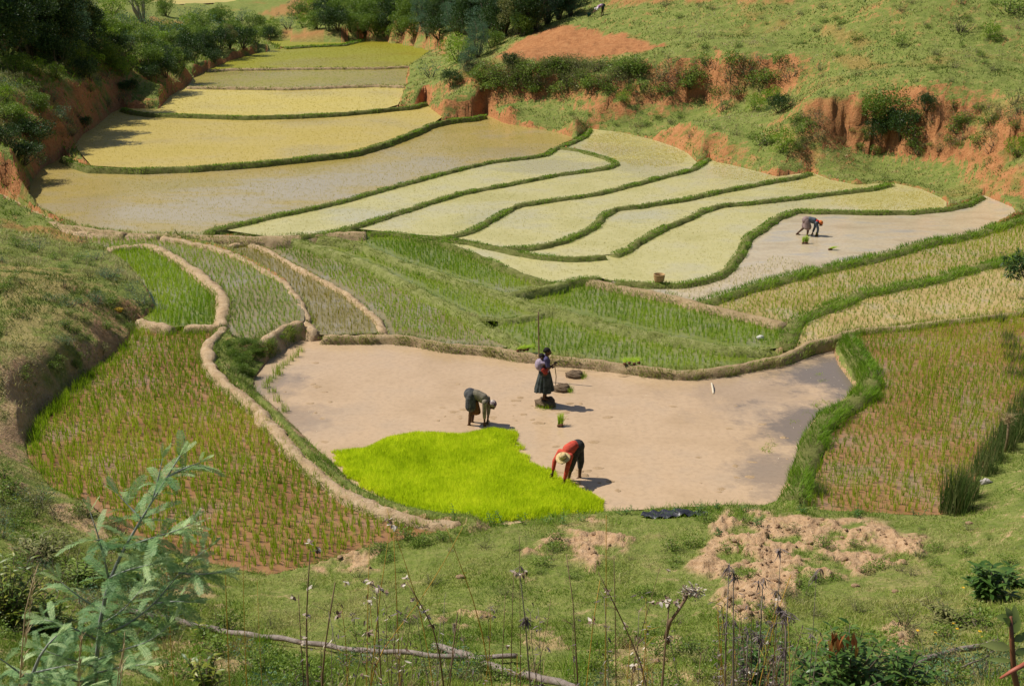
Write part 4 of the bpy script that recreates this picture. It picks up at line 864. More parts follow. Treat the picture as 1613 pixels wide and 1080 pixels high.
e_b = empty("bucket", bk); tag(e_b, "small dark teal bucket on the grass beside the tiny bent figure", "bucket"); mb.build("bucket_body", cloth_mat("teal", (.01, .06, .07)), e_b, True)
mb = MB(); mb.tube([(.18*math.cos(a), 0, .3+.16*math.sin(a)) for a in np.linspace(0, math.pi, 12)], .008, 6); mb.build("handle", M_DTR, e_b, True)

# ------------------------------------------------------------------ things in the paddies
M_BASKET = cloth_mat("basket_weave", (.42, .26, .11), (.56, .38, .19), 30)
bp = Vector(W(1038, 445, .45)); e_b = empty("basket", bp, 0, .85); tag(e_b, "round woven basket standing on the bund of the pale terraces", "basket")
mb = MB(); n = 40; V = []; pr = [(0, .16), (.10, .20), (.22, .225), (.34, .235), (.36, .245), (.37, .235), (.34, .215), (.2, .205), (.03, .15)]
for z, r in pr:
    for q in range(n): a = 2*math.pi*q/n; rr = r*(1+.02*((q % 2)*2-1)); V.append((rr*math.cos(a), rr*math.sin(a), z))
mb.add(V, [(i*n+q, i*n+(q+1) % n, (i+1)*n+(q+1) % n, (i+1)*n+q) for i in range(len(pr)-1) for q in range(n)]+[tuple(range(n))[::-1], tuple(range(8*n, 9*n))])
bo = mb.build("basket_body", M_BASKET, e_b, True)
mb = MB()
for z, r in ((.09, .205), (.18, .222), (.27, .235)): mb.tube([(r*math.cos(a), r*math.sin(a), z) for a in np.linspace(0, 2*math.pi, 33)], .008, 5)
mb.build("hoop", cloth_mat("hoop", (.34, .2, .08)), e_b, True)
mb = MB(); mb.tube([(.24*math.cos(a), .24*math.sin(a), .365) for a in np.linspace(0, 2*math.pi, 33)], .016, 6, rough=.2); mb.build("rim", cloth_mat("rim", (.52, .36, .18)), e_b, True)
M_CLOD = earth_mat("wet_clod", (.12, .08, .05), (.20, .14, .09), (.27, .20, .13), 9, .05)
M_ROOT = earth_mat("root_ball", (.13, .06, .03), (.20, .10, .055), (.26, .15, .08), 14, .04)
def clod(px, py, r, hh, label, grass_side=1, z=0.):
    p = Vector(W(px, py, z)); e = empty("mud_clod", p); tag(e, label, "mud clod"); mb = MB()
    n1, n2 = 26, 14; V = []
    for i in range(n2+1):
        th = math.pi/2*i/n2
        for q in range(n1):
            a = 2*math.pi*q/n1; x = math.cos(a); y = math.sin(a)
            k = 1+.16*fbm(np.array([x*2+r*9+i*.3]), np.array([y*2+i*.35]), 5, 3)[0]*1.6
            V.append((x*r*math.cos(th)**.6*k, y*r*math.cos(th)**.6*k, hh*math.sin(th)**.8*k-.03*(i == 0)))
    mb.add(V, [(i*n1+q, i*n1+(q+1) % n1, (i+1)*n1+(q+1) % n1, (i+1)*n1+q) for i in range(n2) for q in range(n1)])
    mb.build("clod", M_CLOD, e, True)
    n = 90; a = rng.uniform(-.9, .9, n)+(0 if grass_side > 0 else -1.6); rr = rng.uniform(.8, 1.35, n)*r
    g_ = blade_obj("grass_tuft", np.stack([np.cos(a)*rr, np.sin(a)*rr-.03, np.zeros(n)-.01], -1), rng.uniform(.07, .2, n), .009, M_RICE, (.1, .6), None, True, e); tag(g_, kind='stuff')
clod(859, 637, .29, .20, "round mud clod under the standing person's feet", -1)
clod(885, 614, .25, .17, "rounded mud clod just right of the standing person's skirt")
clod(905, 592, .27, .15, "flatter mud clod near the far bund, right of the standing person")
M_SEED = leaf_mat("seedling", [(.30, .48, .02), (.42, .58, .03), (.55, .68, .08)], .5, .45)
def bundle(px, py, z, n, ang, label, lying=True, s=1., spread=.14, name="seedling_bundle"):
    p = Vector(W(px, py, z)) if z is not None else hit(px, py); e = empty(name, p, 0, s); tag(e, label, "seedlings")
    mr = MB(); P = []; Hh = []; AZ = []
    for i in range(n):
        off = Vector(((i-(n-1)/2)*spread+random.uniform(-.02, .02), random.uniform(-.03, .03), .03+.02*(i % 2)))
        mr.ball(off, (.052, .048, .042), 10, 8, rough=.28); P.append(off)
    mr.build("root_ball", M_ROOT, e, True)
    pos = []; az = []
    for off in P:
        for q in range(60): pos.append((off.x+random.uniform(-.03, .03), off.y+.02*random.random(), off.z+random.uniform(0, .05))); az.append(ang+random.gauss(0, .35))
    m_ = len(pos); blade_obj("leaves", np.array(pos), rng.uniform(.2, .34, m_)*(.5 if lying else 1), .012, M_SEED, (2.0, 2.7) if lying else (.3, 1.0), None, True, e, np.array(az)); return e
bundle(823, 553, .24, 4, .6, "heap of uprooted seedlings with brown roots on the bund left of the tall pole", spread=.09)
bundle(995, 574, .25, 4, 1.5, "heap of uprooted seedlings on the far bund, right of the standing person", spread=.15)
bundle(883, 672, 0., 2, 1.4, "small upright bundle of seedlings in the mud between the two right hand workers", False, 1.0, .07)
bundle(1268, 384, .31, 3, 1.2, "dark green bundle of seedlings in the far pond just below the far worker", False, 1.0, .08)
bundle(1308, 394, .31, 2, .1, "pale bundle of seedlings lying in the far pond, right of the other one", True, 1.0, .08)
bundle(1285, 372, .31, 1, .3, "little bundle at the far worker's hands", False, .8, .08)
e = bundle(899, 742, 0.25, 1, 1.2, "handful of seedlings held by the worker in the straw hat", False, .8, .05)
def lump(px, py, z, r, mat, label, cat, name, rough=.18):
    p = Vector(W(px, py, z)) if z is not None else hit(px, py); mb = MB(); mb.ball((0, 0, r[2]*.6), r, 12, 9, rough=rough); o = mb.build(name, mat, None, True); o.location = p; return tag(o, label, cat)
M_BONE = cloth_mat("bleached", (.62, .55, .42), (.5, .42, .32), 30)
pole([W(1124, 620, .0), Vector(W(1122, 612, .0))+Vector((0, 0, .06)), Vector(W(1121, 605, 0))+Vector((0, 0, .03))], .03, .026, "short bleached stick lying in the muddy pond on the right", "stick", "stick", M_BONE, .2)
lump(1198, 534, .22, (.12, .08, .08), cloth_mat("white_bag", (.62, .60, .55), (.5, .48, .45), 12), "white plastic bag in the dark green rice beside the bund", "bag", "plastic_bag", .25)
# black plastic sheet on the near bank
c0 = hit(1062, 812); V = []; nx, ny = 26, 10
for j in range(ny):
    for i in range(nx):
        u = i/(nx-1)-.5; v = j/(ny-1)-.5; wd = 1.5*(1-.25*abs(v))
        x = u*wd; y = v*.65*(1-1.2*abs(u)**1.5); p = (c0.x+x, c0.y+y*.7); zz = float(H(p[0], p[1])[0])
        V.append((p[0], p[1], max(zz, c0.z-.02)+.03+.13*max(0, 1-abs(u-.08)*5)*(1-abs(v)*1.6)+.03*math.sin(i*1.3+j)+.015*random.random()))
mb = MB(); mb.add(V, [(j*nx+i, j*nx+i+1, (j+1)*nx+i+1, (j+1)*nx+i) for j in range(ny-1) for i in range(nx-1)])
m_, N, L, b = newmat("black_plastic"); b.inputs["Base Color"].default_value = (.025, .025, .035, 1); b.inputs["Roughness"].default_value = .35
tag(mb.build("plastic_sheet", m_, None, True), "crumpled black plastic sheet on the grass edge of the muddy pond", "plastic sheet")
# post with a tuft of dry straw, and its like
p = hit(1583, 712); e = empty("straw_post", p); tag(e, "wooden post topped with a tuft of dry straw at the rusty field's right edge", "post")
mb = MB(); mb.tube([(0, 0, -.1), (.01, 0, .4), (-.03, 0, .88)], [.03, .028, .03], 8, rough=.1); mb.build("post", M_POLE, e, True)
n = 130; blade_obj("straw_tuft", np.stack([rng.normal(-.03, .035, n), rng.normal(0, .035, n), rng.uniform(.72, .95, n)], -1), rng.uniform(.1, .24, n), .012, M_DRY, (.8, 1.6), None, True, e)
lump(1552, 762, None, (.13, .09, .07), cloth_mat("pale_rag", (.55, .5, .46), (.3, .27, .25), 20), "pale crumpled rag on the grass beside the tall reeds", "rag", "rag", .3)
lump(187, 491, None, (.17, .09, .07), cloth_mat("yellow_cloth", (.75, .48, .06), (.6, .36, .05), 20), "yellow cloth lying on the grassy mound at left", "cloth", "yellow_cloth", .3)
# ------------------------------------------------------------------ trees and shrubs
M_BARK = earth_mat("bark", (.10, .08, .055), (.17, .14, .10), (.26, .22, .17), 10, .02)
M_PBARK = earth_mat("pale_bark", (.25, .22, .18), (.36, .32, .27), (.45, .41, .35), 8, .02)
LM = dict(dark=leaf_mat("leaf_dark", [(.022, .055, .012), (.045, .09, .02), (.085, .14, .03)], .5, .3),
 mid=leaf_mat("leaf_mid", [(.08, .15, .02), (.16, .25, .03), (.26, .34, .06)], .5, .35),
 bright=leaf_mat("leaf_bright", [(.13, .23, .015), (.23, .36, .025), (.33, .43, .05)], .5, .4),
 blue=leaf_mat("leaf_blue", [(.05, .11, .06), (.09, .18, .09), (.17, .26, .13)], .55, .3),
 olive=leaf_mat("leaf_olive", [(.11, .13, .035), (.19, .21, .06), (.30, .28, .11)], .6, .3),
 dry=leaf_mat("leaf_dry", [(.16, .11, .06), (.26, .19, .11), (.38, .30, .19)], .8, .2))
def crown(mb, blobs, nl, ls, asp=.5, up=.35):
    for (c, r) in blobs:
        c = Vector(c); k = max(6, int(nl*r[0]*r[2])); tb = random.uniform(.1, .8)
        for _ in range(k):
            d = Vector((random.gauss(0, 1), random.gauss(0, 1), random.gauss(0, 1))).normalized(); q = random.uniform(.35, 1.12)**.6
            p = c+Vector((d.x*r[0], d.y*r[1], d.z*r[2]))*q; dd = (d+Vector((random.gauss(0, .5), random.gauss(0, .5), random.gauss(up, .4)))).normalized()
            L_ = ls*random.uniform(.6, 1.3); a = dd.cross(Vector((random.gauss(0, 1), random.gauss(0, 1), random.gauss(0, 1)))); 
            if a.length < .1: continue
            a = a.normalized()*L_*asp*.5; m1 = p+dd*L_*.5
            mb.add([p, m1+a, p+dd*L_, m1-a], [(0, 1, 2, 3)], min(1, max(0, tb+random.gauss(0, .18))))
def bushproto(h, w, nb, nl, ls, leaf, bark=None, trunk=.12, base=.12, tall=False, asp=.5, sparse=1.):
    root = bpy.data.objects.new("shrub", None); tb = MB(); mf = MB(); bl = []
    for i in range(nb):
        a = random.uniform(0, 6.28); rr = math.sqrt(random.random())*w*.40; z = h*random.uniform(base+.15, .92)
        if tall: rr *= (1.15-z/h)*1.2
        else: z = h*(base+.1+(.82-base)*random.random()**.8*(1-(rr/(w*.5))**2*.55))
        r = w*random.uniform(.10, .2)*sparse; bl.append(((rr*math.cos(a), rr*math.sin(a), z), (r, r, r*random.uniform(.55, .95))))
    crown(mf, bl, nl/(w*w), ls, asp)
    for (c, r) in bl[::max(1, nb//9)]:
        c = Vector(c); s = Vector((c.x*.08, c.y*.08, -.15)); m1 = s.lerp(c, .5)+Vector((random.gauss(0, .05*h), random.gauss(0, .05*h), 0)); tb.tube([s, m1, c], [trunk*h*.16, trunk*h*.10, trunk*h*.03], 6)
    ob = MB.build(tb, "trunk" if tall else "stems", bark or M_BARK, root, True); of = mf.build("crown" if tall else "foliage", leaf, root)
    return root, [ob, of]
PR = dict(
 thicket=bushproto(7., 5.2, 46, 15000, .20, LM['dark'], tall=False, base=.05),
 thicket2=bushproto(6.5, 4.5, 40, 13000, .20, LM['olive'], base=.08),
 bluetree=bushproto(6., 4.2, 40, 14000, .17, LM['blue'], base=.05, asp=.28),
 round_=bushproto(3., 3.4, 30, 9000, .15, LM['mid'], base=0.),
 roundd=bushproto(3., 3.6, 30, 9000, .15, LM['dark'], base=0.),
 bright=bushproto(2.2, 2.6, 22, 6000, .13, LM['bright'], base=0.),
 tree=bushproto(5., 6., 30, 9000, .17, LM['mid'], M_PBARK, trunk=.2, base=.3),
 weed=bushproto(1., 1.5, 14, 1800, .10, LM['mid'], base=0.),
 weedb=bushproto(1., 1.6, 14, 1500, .10, LM['blue'], base=0., asp=.3),
 weedo=bushproto(1., 1.5, 14, 1500, .10, LM['olive'], base=0., asp=.3),
 weeddry=bushproto(1., 1.2, 10, 900, .10, LM['dry'], base=0., asp=.2))
used = set()
def plant(kind, px, py, s, name, label, cat, group=None, sink=.05, wide=1., pos=None):
    r0, ch = PR[kind]; p = Vector(pos) if pos is not None else hit(px, py)
    if kind in used:
        r = r0.copy(); COL.objects.link(r)
        for c in ch:
            d = c.copy(); COL.objects.link(d); d.parent = r
    else:
        r = r0; COL.objects.link(r); used.add(kind)
    r.name = name; r.location = p-Vector((0, 0, sink)); r.rotation_euler = (0, 0, random.uniform(0, 6.28)); r.scale = (s*wide, s*wide, s*random.uniform(.9, 1.1))
    tag(r, label, cat, group); return r
G1_ = "dark trees of the thicket at the top left"
for px, py, k, s in [(8,92,'thicket',.95),(34,84,'bluetree',.9),(50,96,'thicket',.8),(78,88,'thicket2',.8),(98,98,'thicket',.85),(118,84,'bluetree',.75),(20,60,'thicket2',1.),(62,62,'thicket',1.),(104,60,'thicket2',.9),(130,68,'thicket',.7),(90,108,'roundd',.8),(140,96,'roundd',.7),(-12,100,'thicket',1.),(-30,80,'thicket2',1.)]:
    plant(k, px, py, s, "thicket_tree", "tall dark green tree in the dense thicket at the top left", "tree", G1_)
plant('tree', 226, 36, 1.0, "pale_trunk_tree", "tree with pale forked trunk between green shrubs at the top left", "tree")
plant('bright', 176, 26, 1.3, "round_shrub", "bright green shrub just left of the pale trunked tree", "shrub"); plant('round_', 262, 26, .9, "round_shrub", "dark rounded shrub just right of the pale trunked tree", "shrub")
G2_ = "shrubs on the slope below the pale trunked tree"
for px, py, k, s in [(160,66,'round_',.9),(186,64,'bright',1.),(222,82,'round_',.85),(248,74,'bright',1.),(280,68,'round_',.9),(318,56,'round_',1.),(352,44,'round_',1.),(400,50,'round_',.9),(375,60,'bright',1.),(170,76,'bright',.9),(205,68,'round_',.9),(300,48,'bright',1.1),(430,52,'bright',.9),(150,52,'weedb',2.),(172,62,'round_',.7),(195,56,'weedb',2.2),(215,70,'weedo',2.2),(238,60,'weed',2.),(262,66,'weedb',2.4),(185,84,'roundd',.65),(160,92,'weedo',2.),(206,92,'weedo',1.8),(232,86,'weedb',2.),(255,88,'round_',.55),(285,58,'weed',2.2),(300,40,'weedb',2.3),(325,46,'weedb',2.6),(345,34,'round_',.7),(368,46,'weedb',2.4),(390,56,'weedo',2.6),(415,58,'round_',.6),(352,56,'weedb',2.4),(440,58,'weed',1.6),(178,100,'weed',1.5),(272,76,'round_',.7),(305,66,'round_',.8),(150,74,'weedb',2.1),(200,76,'weedb',2.0),(226,76,'weedb',1.9),(262,52,'weed',2.1),(240,46,'weedb',2.),(205,46,'weedb',2.),(310,28,'weedb',2.),(380,34,'weedb',2.)]:
    plant(k, px, py, s, "slope_shrub", "leafy shrub on the green slope between the thicket and the far terraces", "shrub", G2_)
G3_ = "dark bushes overhanging the left end of the farthest terrace"
for px, py, k, s in [(300,96,'roundd',.9),(322,88,'thicket',.42),(345,84,'roundd',1.),(362,78,'thicket2',.42),(382,76,'roundd',.95),(402,70,'round_',.85),(424,66,'roundd',.7),(338,100,'roundd',.6),(288,108,'roundd',.7),(310,78,'round_',.9),(365,66,'round_',.9),(330,72,'round_',.9)]:
    plant(k, px, py, s, "dark_bush", "dark rounded bush in the clump shading the left end of the farthest terrace", "bush", G3_)
G4_ = "bushes massed behind the farthest terrace"
for px, py, k, s in [(470,30,'round_',.9),(490,22,'bright',1.2),(510,34,'roundd',1.),(536,16,'round_',1.1),(470,12,'weedb',2.4),(500,8,'round_',1.1),(580,22,'round_',1.1),(620,26,'round_',1.1),(660,28,'round_',1.2),(455,46,'weedb',2.2),(478,44,'bright',1.),(500,46,'round_',.9),(515,48,'roundd',.95),(532,48,'roundd',1.),(552,50,'round_',1.),(572,52,'round_',1.1),(592,54,'round_',1.1),(612,54,'roundd',1.),(632,56,'round_',1.1),(652,58,'round_',1.),(672,60,'bluetree',.6),(692,62,'roundd',1.1),
     (540,30,'round_',1.1),(565,32,'round_',1.2),(590,34,'round_',1.2),(615,36,'roundd',1.2),(640,38,'round_',1.2),(665,42,'bluetree',.7),(690,40,'thicket',.6),(712,40,'thicket',.7),(560,14,'round_',1.2),(600,16,'roundd',1.3),(640,18,'round_',1.3),(520,20,'roundd',1.)]:
    plant(k, px, py, s, "massed_bush", "leafy green bush in the mass behind the farthest terrace", "bush", G4_)
G5_ = "tall dark trees in the gully at the top middle"
for px, py, k, s in [(722,56,'bluetree',.95),(745,62,'thicket',.8),(768,60,'bluetree',.95),(792,58,'thicket',.85),(815,56,'thicket2',.7),(838,50,'thicket',.8),(860,40,'bluetree',.8),(880,32,'thicket',.65),(900,26,'bluetree',.6),(800,34,'thicket2',.9),(760,30,'thicket',1.),(725,26,'bluetree',1.),(845,24,'thicket',.9),(905,12,'roundd',1.),(700,20,'thicket',.9)]:
    plant(k, px, py, s, "gully_tree", "tall dark tree in the gully above the ploughed plot", "tree", G5_)
for px, py, k, s, l in [(722,98,'bright',1.25,"light green shrub at the right end of the second terrace, left of the feathery bush"),(752,92,'bluetree',.55,"feathery blue green bush left of the ploughed plot's lower corner"),(775,76,'round_',.6,"green bush on the upper left edge of the ploughed plot"),(822,58,'round_',.75,"green bush on the top left edge of the ploughed plot"),(845,50,'weedo',1.6,"olive bush on the top edge of the ploughed plot"),
    (712,138,'roundd',.5,"small dark round bush on the grassy spur at the end of the yellow terraces"),(680,122,'weedb',1.5,"low grey green shrub on the grassy spur"),(738,118,'bluetree',.4,"wispy blue green bush on the spur above the dark round bush"),(802,108,'roundd',.42,"small dark shrub on the lip of the bank under the ploughed plot"),
    (982,166,'bright',.42,"low yellow green shrub at the foot of the red bank, middle"),(1150,130,'weedo',1.4,"low olive shrub on the ledge of the upper red bank"),(1190,176,'bright',.55,"pale green shrub right of the upper red bank"),(1216,165,'bright',.62,"yellow green shrub beside the end of the upper red bank"),(1228,178,'roundd',.45,"dark shrub between the two red banks"),(1232,240,'bright',.58,"brightest green low shrub below the red bank at right"),(1205,232,'weed',1.2,"green low plants just left of the brightest shrub"),
    (1400,196,'round_',.8,"tall green shrub growing on the lip of the lower red bank"),(1418,220,'roundd',.7,"dark shrub hanging down the lower red bank"),(1386,222,'roundd',.5,"small dark shrub at the foot of the lower red bank"),(1360,182,'weed',.9,"light green sprig on the face of the lower red bank"),(1440,232,'weed',1.1,"broad leaved weed at the foot of the red bank, right of the dark shrub"),(1455,190,'roundd',.35,"little dark shrub on the red bank's lip, right of the big one"),
    (1512,50,'weedo',1.5,"olive dry bush on the upper right hillside"),(1560,64,'bright',.5,"small bright shrub on the upper right hillside"),(1588,20,'weed',1.8,"leafy bush at the top right corner"),(1604,245,'bright',.55,"yellow green bush at the right edge beside the red bank"),(1600,165,'weedo',1.,"scrubby plant on the lip of the bank at the right edge"),(1050,10,'weedo',1.2,"low scrub at the top beside the red earth strip"),(1345,66,'weed',.8,"small tuft bush on the middle of the hillside"),(1420,72,'weed',.9,"rounded tuft bush on the hillside above the tall shrub"),
    (1010,112,'weed',.9,"small bush on the grassy lip right of the ploughed plot"),(970,102,'weed',.6,"little upright plant on the ploughed plot's lower edge"),(1140,178,'weedo',1.2,"scrubby growth in the notch of the upper red bank")]:
    plant(k, px, py, s, "shrub", l, "shrub")
G6_ = "small tufts scattered over the sunny hillside"
for i in range(70):
    px, py = random.uniform(1060, 1610), random.uniform(6, 150)
    if py > 90 and px < 1290: continue
    plant(random.choice(['weed', 'weedo', 'weedo', 'weed']), px, py, random.uniform(.25, .6), "hillside_tuft", "low leafy tuft scattered on the sunny hillside at upper right", "plant", G6_, .03, 1.4)
G7_ = "low plants on the banks at right"
for i in range(46):
    px = random.uniform(900, 1610); py = 205+(px-900)*.085+random.uniform(-12, 26)
    plant(random.choice(['weed', 'weedo', 'weed', 'weeddry']), px, py-20, random.uniform(.25, .55), "bank_plant", "low plant on the grassy bench above the pale terraces", "plant", G7_, .03, 1.3)
for i in range(34):
    px = random.uniform(745, 1250); py = random.uniform(112, 150) if px < 1000 else random.uniform(108, 172)
    plant(random.choice(['weedo', 'weeddry', 'weed', 'weedo']), px, py, random.uniform(.4, .8), "bank_plant", "scrubby plant clinging to the upper red bank", "plant", "plants clinging to the upper red bank", .05, 1.2)
G8_ = "scrub on the left hillside above the red bank"
for i in range(44):
    px, py = random.uniform(-20, 200), random.uniform(104, 215)
    if px > 120 and py > 160: continue
    plant(random.choice(['weed', 'weedo', 'weedb', 'weeddry', 'weedo']), px, py, random.uniform(.45, .95), "slope_scrub", "scrubby plant on the left hillside above the shaded red bank", "plant", G8_, .05, 1.3)
for i in range(30):
    c = random.random(); px, py = 20+190*c+random.uniform(-14, 14), 262-120*c+random.uniform(-16, 10)
    plant(random.choice(['weedo', 'weeddry', 'roundd'] if i % 3 else ['weedo']), px, py, random.uniform(.4, .8)*(.45 if i % 3 == 2 else 1), "bank_scrub", "dark scrub on the face of the shaded red bank at left", "plant", "scrub on the shaded left bank", .1, 1.2)
G9_ = "weeds on the grassy mound at left"
for i in range(80):
    px, py = random.uniform(-10, 235), random.uniform(375, 545)
    if px > 170+ (py-400)*.6 or (py > 535 and px > 120): continue
    plant(random.choice(['weed', 'weedb', 'weedo', 'weed', 'weeddry']), px, py, random.uniform(.18, .42), "mound_weed", "small weed growing on the grassy mound at left", "plant", G9_, .02, 1.2)
for px, py, s in [(150,410,.5),(172,440,.5),(160,380,.45),(205,460,.45),(225,480,.5),(240,492,.45),(60,392,.5),(250,497,.35)]:
    plant('weedb', px, py, s, "mound_shrub", "denser green shrub on the right edge of the grassy mound", "shrub", "shrubs edging the mound", .02, 1.3)
G14 = "bushes hanging over the shaded left bank"
for px, py, k, s in [(120,112,'round_',.8),(150,112,'bright',.7),(175,108,'round_',.7),(205,112,'bright',.7),(230,112,'round_',.8),(250,108,'roundd',.8),(275,112,'round_',.7),(140,124,'roundd',.6),(190,122,'bright',.6),(60,120,'bright',.6),(20,120,'round_',.6),(90,126,'bright',.5),(238,128,'roundd',.6),(262,124,'roundd',.7),(10,160,'bright',.5),(30,190,'bright',.45),(8,230,'roundd',.5),(60,175,'round_',.45)]:
    plant(k, px, py, s, "bank_bush", "leafy bush on the lip of the shaded left bank", "bush", G14)
G15 = "scrub on the near left bank"
for i in range(110):
    px = random.uniform(-10, 300); py = random.uniform(max(735, 700+px*.35 if px < 80 else 745+(px-80)*.62), 1000)
    plant(random.choice(['weed', 'weedo', 'weedb', 'weedo', 'weeddry', 'weed']), px, py+18, random.uniform(.2, .5), "near_scrub", "low scrub plant on the near left bank beside the brown rice field", "plant", G15, .03, 1.3)
for i in range(26):
    c = random.random(); px = 5+205*c; py = 640-115*c+random.uniform(-45, 10)
    plant(random.choice(['weedo', 'weeddry', 'weed']), px, py, random.uniform(.15, .35), "cliff_weed", "weed hanging on the eroded bank left of the brown rice field", "plant", "weeds on the eroded left bank", .05, 1.3)
for px, py, s in [(372,560,.26),(386,572,.28),(398,560,.26),(412,556,.22),(392,590,.22),(375,585,.24),(405,545,.2),(362,545,.2),(382,545,.24),(425,545,.2),(440,535,.18),(366,505,.2),(372,520,.2),(360,490,.16)]:
    plant('round_', px, py, s*.55, "bank_growth", "dark grassy growth on the steep bank at the pond's left corner", "bush", "growth at the pond's left corner", .1, 1.2)
for i in range(190):
    px = random.uniform(745, 1250) if i < 70 else random.uniform(745, 1010); k = (px-760)/490; yt = 106-10*k; yb = 145+8*k; py = random.uniform(yt, yb)
    plant(random.choice(['weedo', 'weed', 'weedo', 'weeddry', 'weed']), px, py, random.uniform(.6, 1.25), "scarp_plant", "grassy plant on the face of the upper red bank", "plant", "grassy plants on the upper red bank", .1, 1.3)
for i in range(70):
    px = random.choice([random.uniform(1440, 1613), random.uniform(1440, 1613), random.uniform(1250, 1290)]); py = random.uniform(172, 245)
    plant(random.choice(['weedo', 'weeddry', 'weed']), px, py, random.uniform(.4, .9), "scarp_plant", "small plant on the face of the lower red bank", "plant", "plants on the lower red bank", .08, 1.2)
# right edge tree
tp = hit(1620, 484); root = empty("edge_tree", tp); tag(root, "small leafy tree with dark glossy leaves and thin bent trunk at the right edge", "tree")
mb = MB(); mb.tube([(0, 0, -.1), (-.05, 0, .5), (-.22, 0, .95), (-.45, .05, 1.35)], [.05, .042, .035, .02], 7, rough=.05); mb.tube([(-.05, 0, .5), (.1, .05, .9), (.05, 0, 1.5)], [.04, .03, .015], 7); mb.tube([(-.2, 0, .9), (-.1, .1, 1.3), (-.15, 0, 1.7)], [.03, .02, .01], 6); mb.build("trunk", M_BARK, root, True)
mf = MB()
for i in range(64):
    c = Vector((random.uniform(-1.0, .5), random.uniform(-.45, .45), random.uniform(1.1, 1.9)))
    for q in range(20):
        d = Vector((random.gauss(0, 1), random.gauss(0, 1), random.gauss(.1, .8))).normalized(); mf.leaf(c+d*random.uniform(0, .14), d+Vector((0, 0, -.3)), random.uniform(.12, .2), .05, random.random())
mf.build("crown", LM['dark'], root)

# ------------------------------------------------------------------ reeds and sedge
M_REED = leaf_mat("reed", [(.05, .10, .02), (.09, .15, .035), (.19, .20, .07), (.30, .24, .12)], .5, .3)
def reed(px, py, n, r, h, name, label, cat="reeds", z=None, mat=None, group=None, lean=(.05, .35), w=.012):
    p = Vector(W(px, py, z)) if z is not None else hit(px, py); a = rng.uniform(0, 6.28, n); q = np.sqrt(rng.random(n))*r
    o = blade_obj(name, np.stack([q*np.cos(a), q*np.sin(a), np.full(n, -.05)], -1), rng.uniform(.55, 1.1, n)*h, w, mat or M_REED, lean, np.clip(rng.normal(.35, .28, n), 0, 1))
    o.location = p; return tag(o, label, cat, group)
reed(1505, 806, 420, .34, 1.25, "reed_clump", "tall clump of reeds at the near right corner of the rusty field")
reed(1523, 786, 220, .25, .9, "reed_clump", "shorter reeds directly behind the tall corner clump")
for i, (px, py, n, r, h) in enumerate([(1548,745,260,.3,.7),(1560,726,260,.32,.75),(1578,706,260,.32,.8),(1592,690,280,.32,.85),(1606,670,300,.35,.9),(1618,650,300,.35,.9),(1600,606,200,.4,.8),(1598,580,200,.35,.8),(1592,560,180,.3,.75),(1586,545,150,.25,.7)]):
    reed(px, py, n, r, h, "reed_clump", "dark green reeds in the belt along the right edge of the rusty field", group="reed belt along the rusty field")
reed(1544, 512, 150, .14, .55, "reed_clump", "small dark tuft of reeds on the pale bund, left one of the pair"); reed(1572, 518, 200, .17, .7, "reed_clump", "taller dark tuft of reeds on the pale bund, right one of the pair")
reed(1287, 793, 260, .2, .65, "reed_clump", "reeds where the tall grassy bund meets the near bank")
G10 = "sedge tufts along the pond's left shore"
for px, py in [(474,553),(466,562),(457,568),(450,575),(443,580),(436,588),(430,596),(424,602),(419,610),(440,590),(428,618),(436,632),(450,648)]:
    reed(px, py, 34, .12, random.uniform(.25, .42), "sedge_tuft", "small sedge tuft standing in the water near the pond's left corner", "sedge", 0., M_RICE2, G10, w=.012)
G11 = "sedge tufts along the pond's right shore"
for px, py in [(1292,590),(1296,600),(1300,610),(1298,620),(1290,633),(1284,640),(1274,648),(1268,654),(1260,658),(1252,664),(1216,690),(1212,700),(1208,708),(1300,634)]:
    reed(px+random.uniform(-4, 4), py, 40, .16, random.uniform(.06, .18), "sedge_tuft", "low floating sedge tuft in the shallows at the pond's right end", "sedge", 0., M_RICE2, G11, (.6, 1.4), w=.012)
G12 = "grass tufts along the long worn bund"
for px in [560,588,665,690,722,748,790,836,920,1018,1045,1095,1130,1165,1190,1215]:
    bx = np.array(B['b14'], float); yy = np.interp(px, bx[::-1, 0], bx[::-1, 1]); reed(px, yy+random.uniform(7, 12), 46, .16, random.uniform(.12, .24), "water_edge_tuft", "green grass tuft at the water's edge on the long worn bund", "grass tuft", .02, M_RICE, G12)

G17 = "tall rice along the left edge of the brown field"
E_ = [(216,512),(208,530),(192,550),(170,570),(140,592),(115,612),(90,632),(68,652),(56,672),(48,692),(46,712),(58,736),(78,756),(100,774),(125,786)]
for (a, b_), (c, d) in zip(E_[:-1], E_[1:]):
    for k in (0, .5): reed(a+(c-a)*k+random.uniform(2, 6), b_+(d-b_)*k+random.uniform(2, 8), 46, .16, random.uniform(.3, .42), "edge_rice_tuft", "taller bright green rice tuft along the left edge of the brown field", "rice", LV['A'], M_RICE, G17, w=.013)
G18 = "grass tufts along the pond's near shore"
for i in range(46):
    px = 735+i*11.2+random.uniform(-5, 5)
    if 1040 < px < 1085: continue
    yy = np.interp(px, [728,800,880,960,1080,1160,1225], [822,826,812,805,798,795,796])
    reed(px, yy+random.uniform(1, 7), 60, .2, random.uniform(.08, .22), "shore_grass_tuft", "grass tuft hanging over the pond's near shore", "grass tuft", .06, random.choice([M_GRL, M_GR]), G18, (.4, 1.2), w=.009)
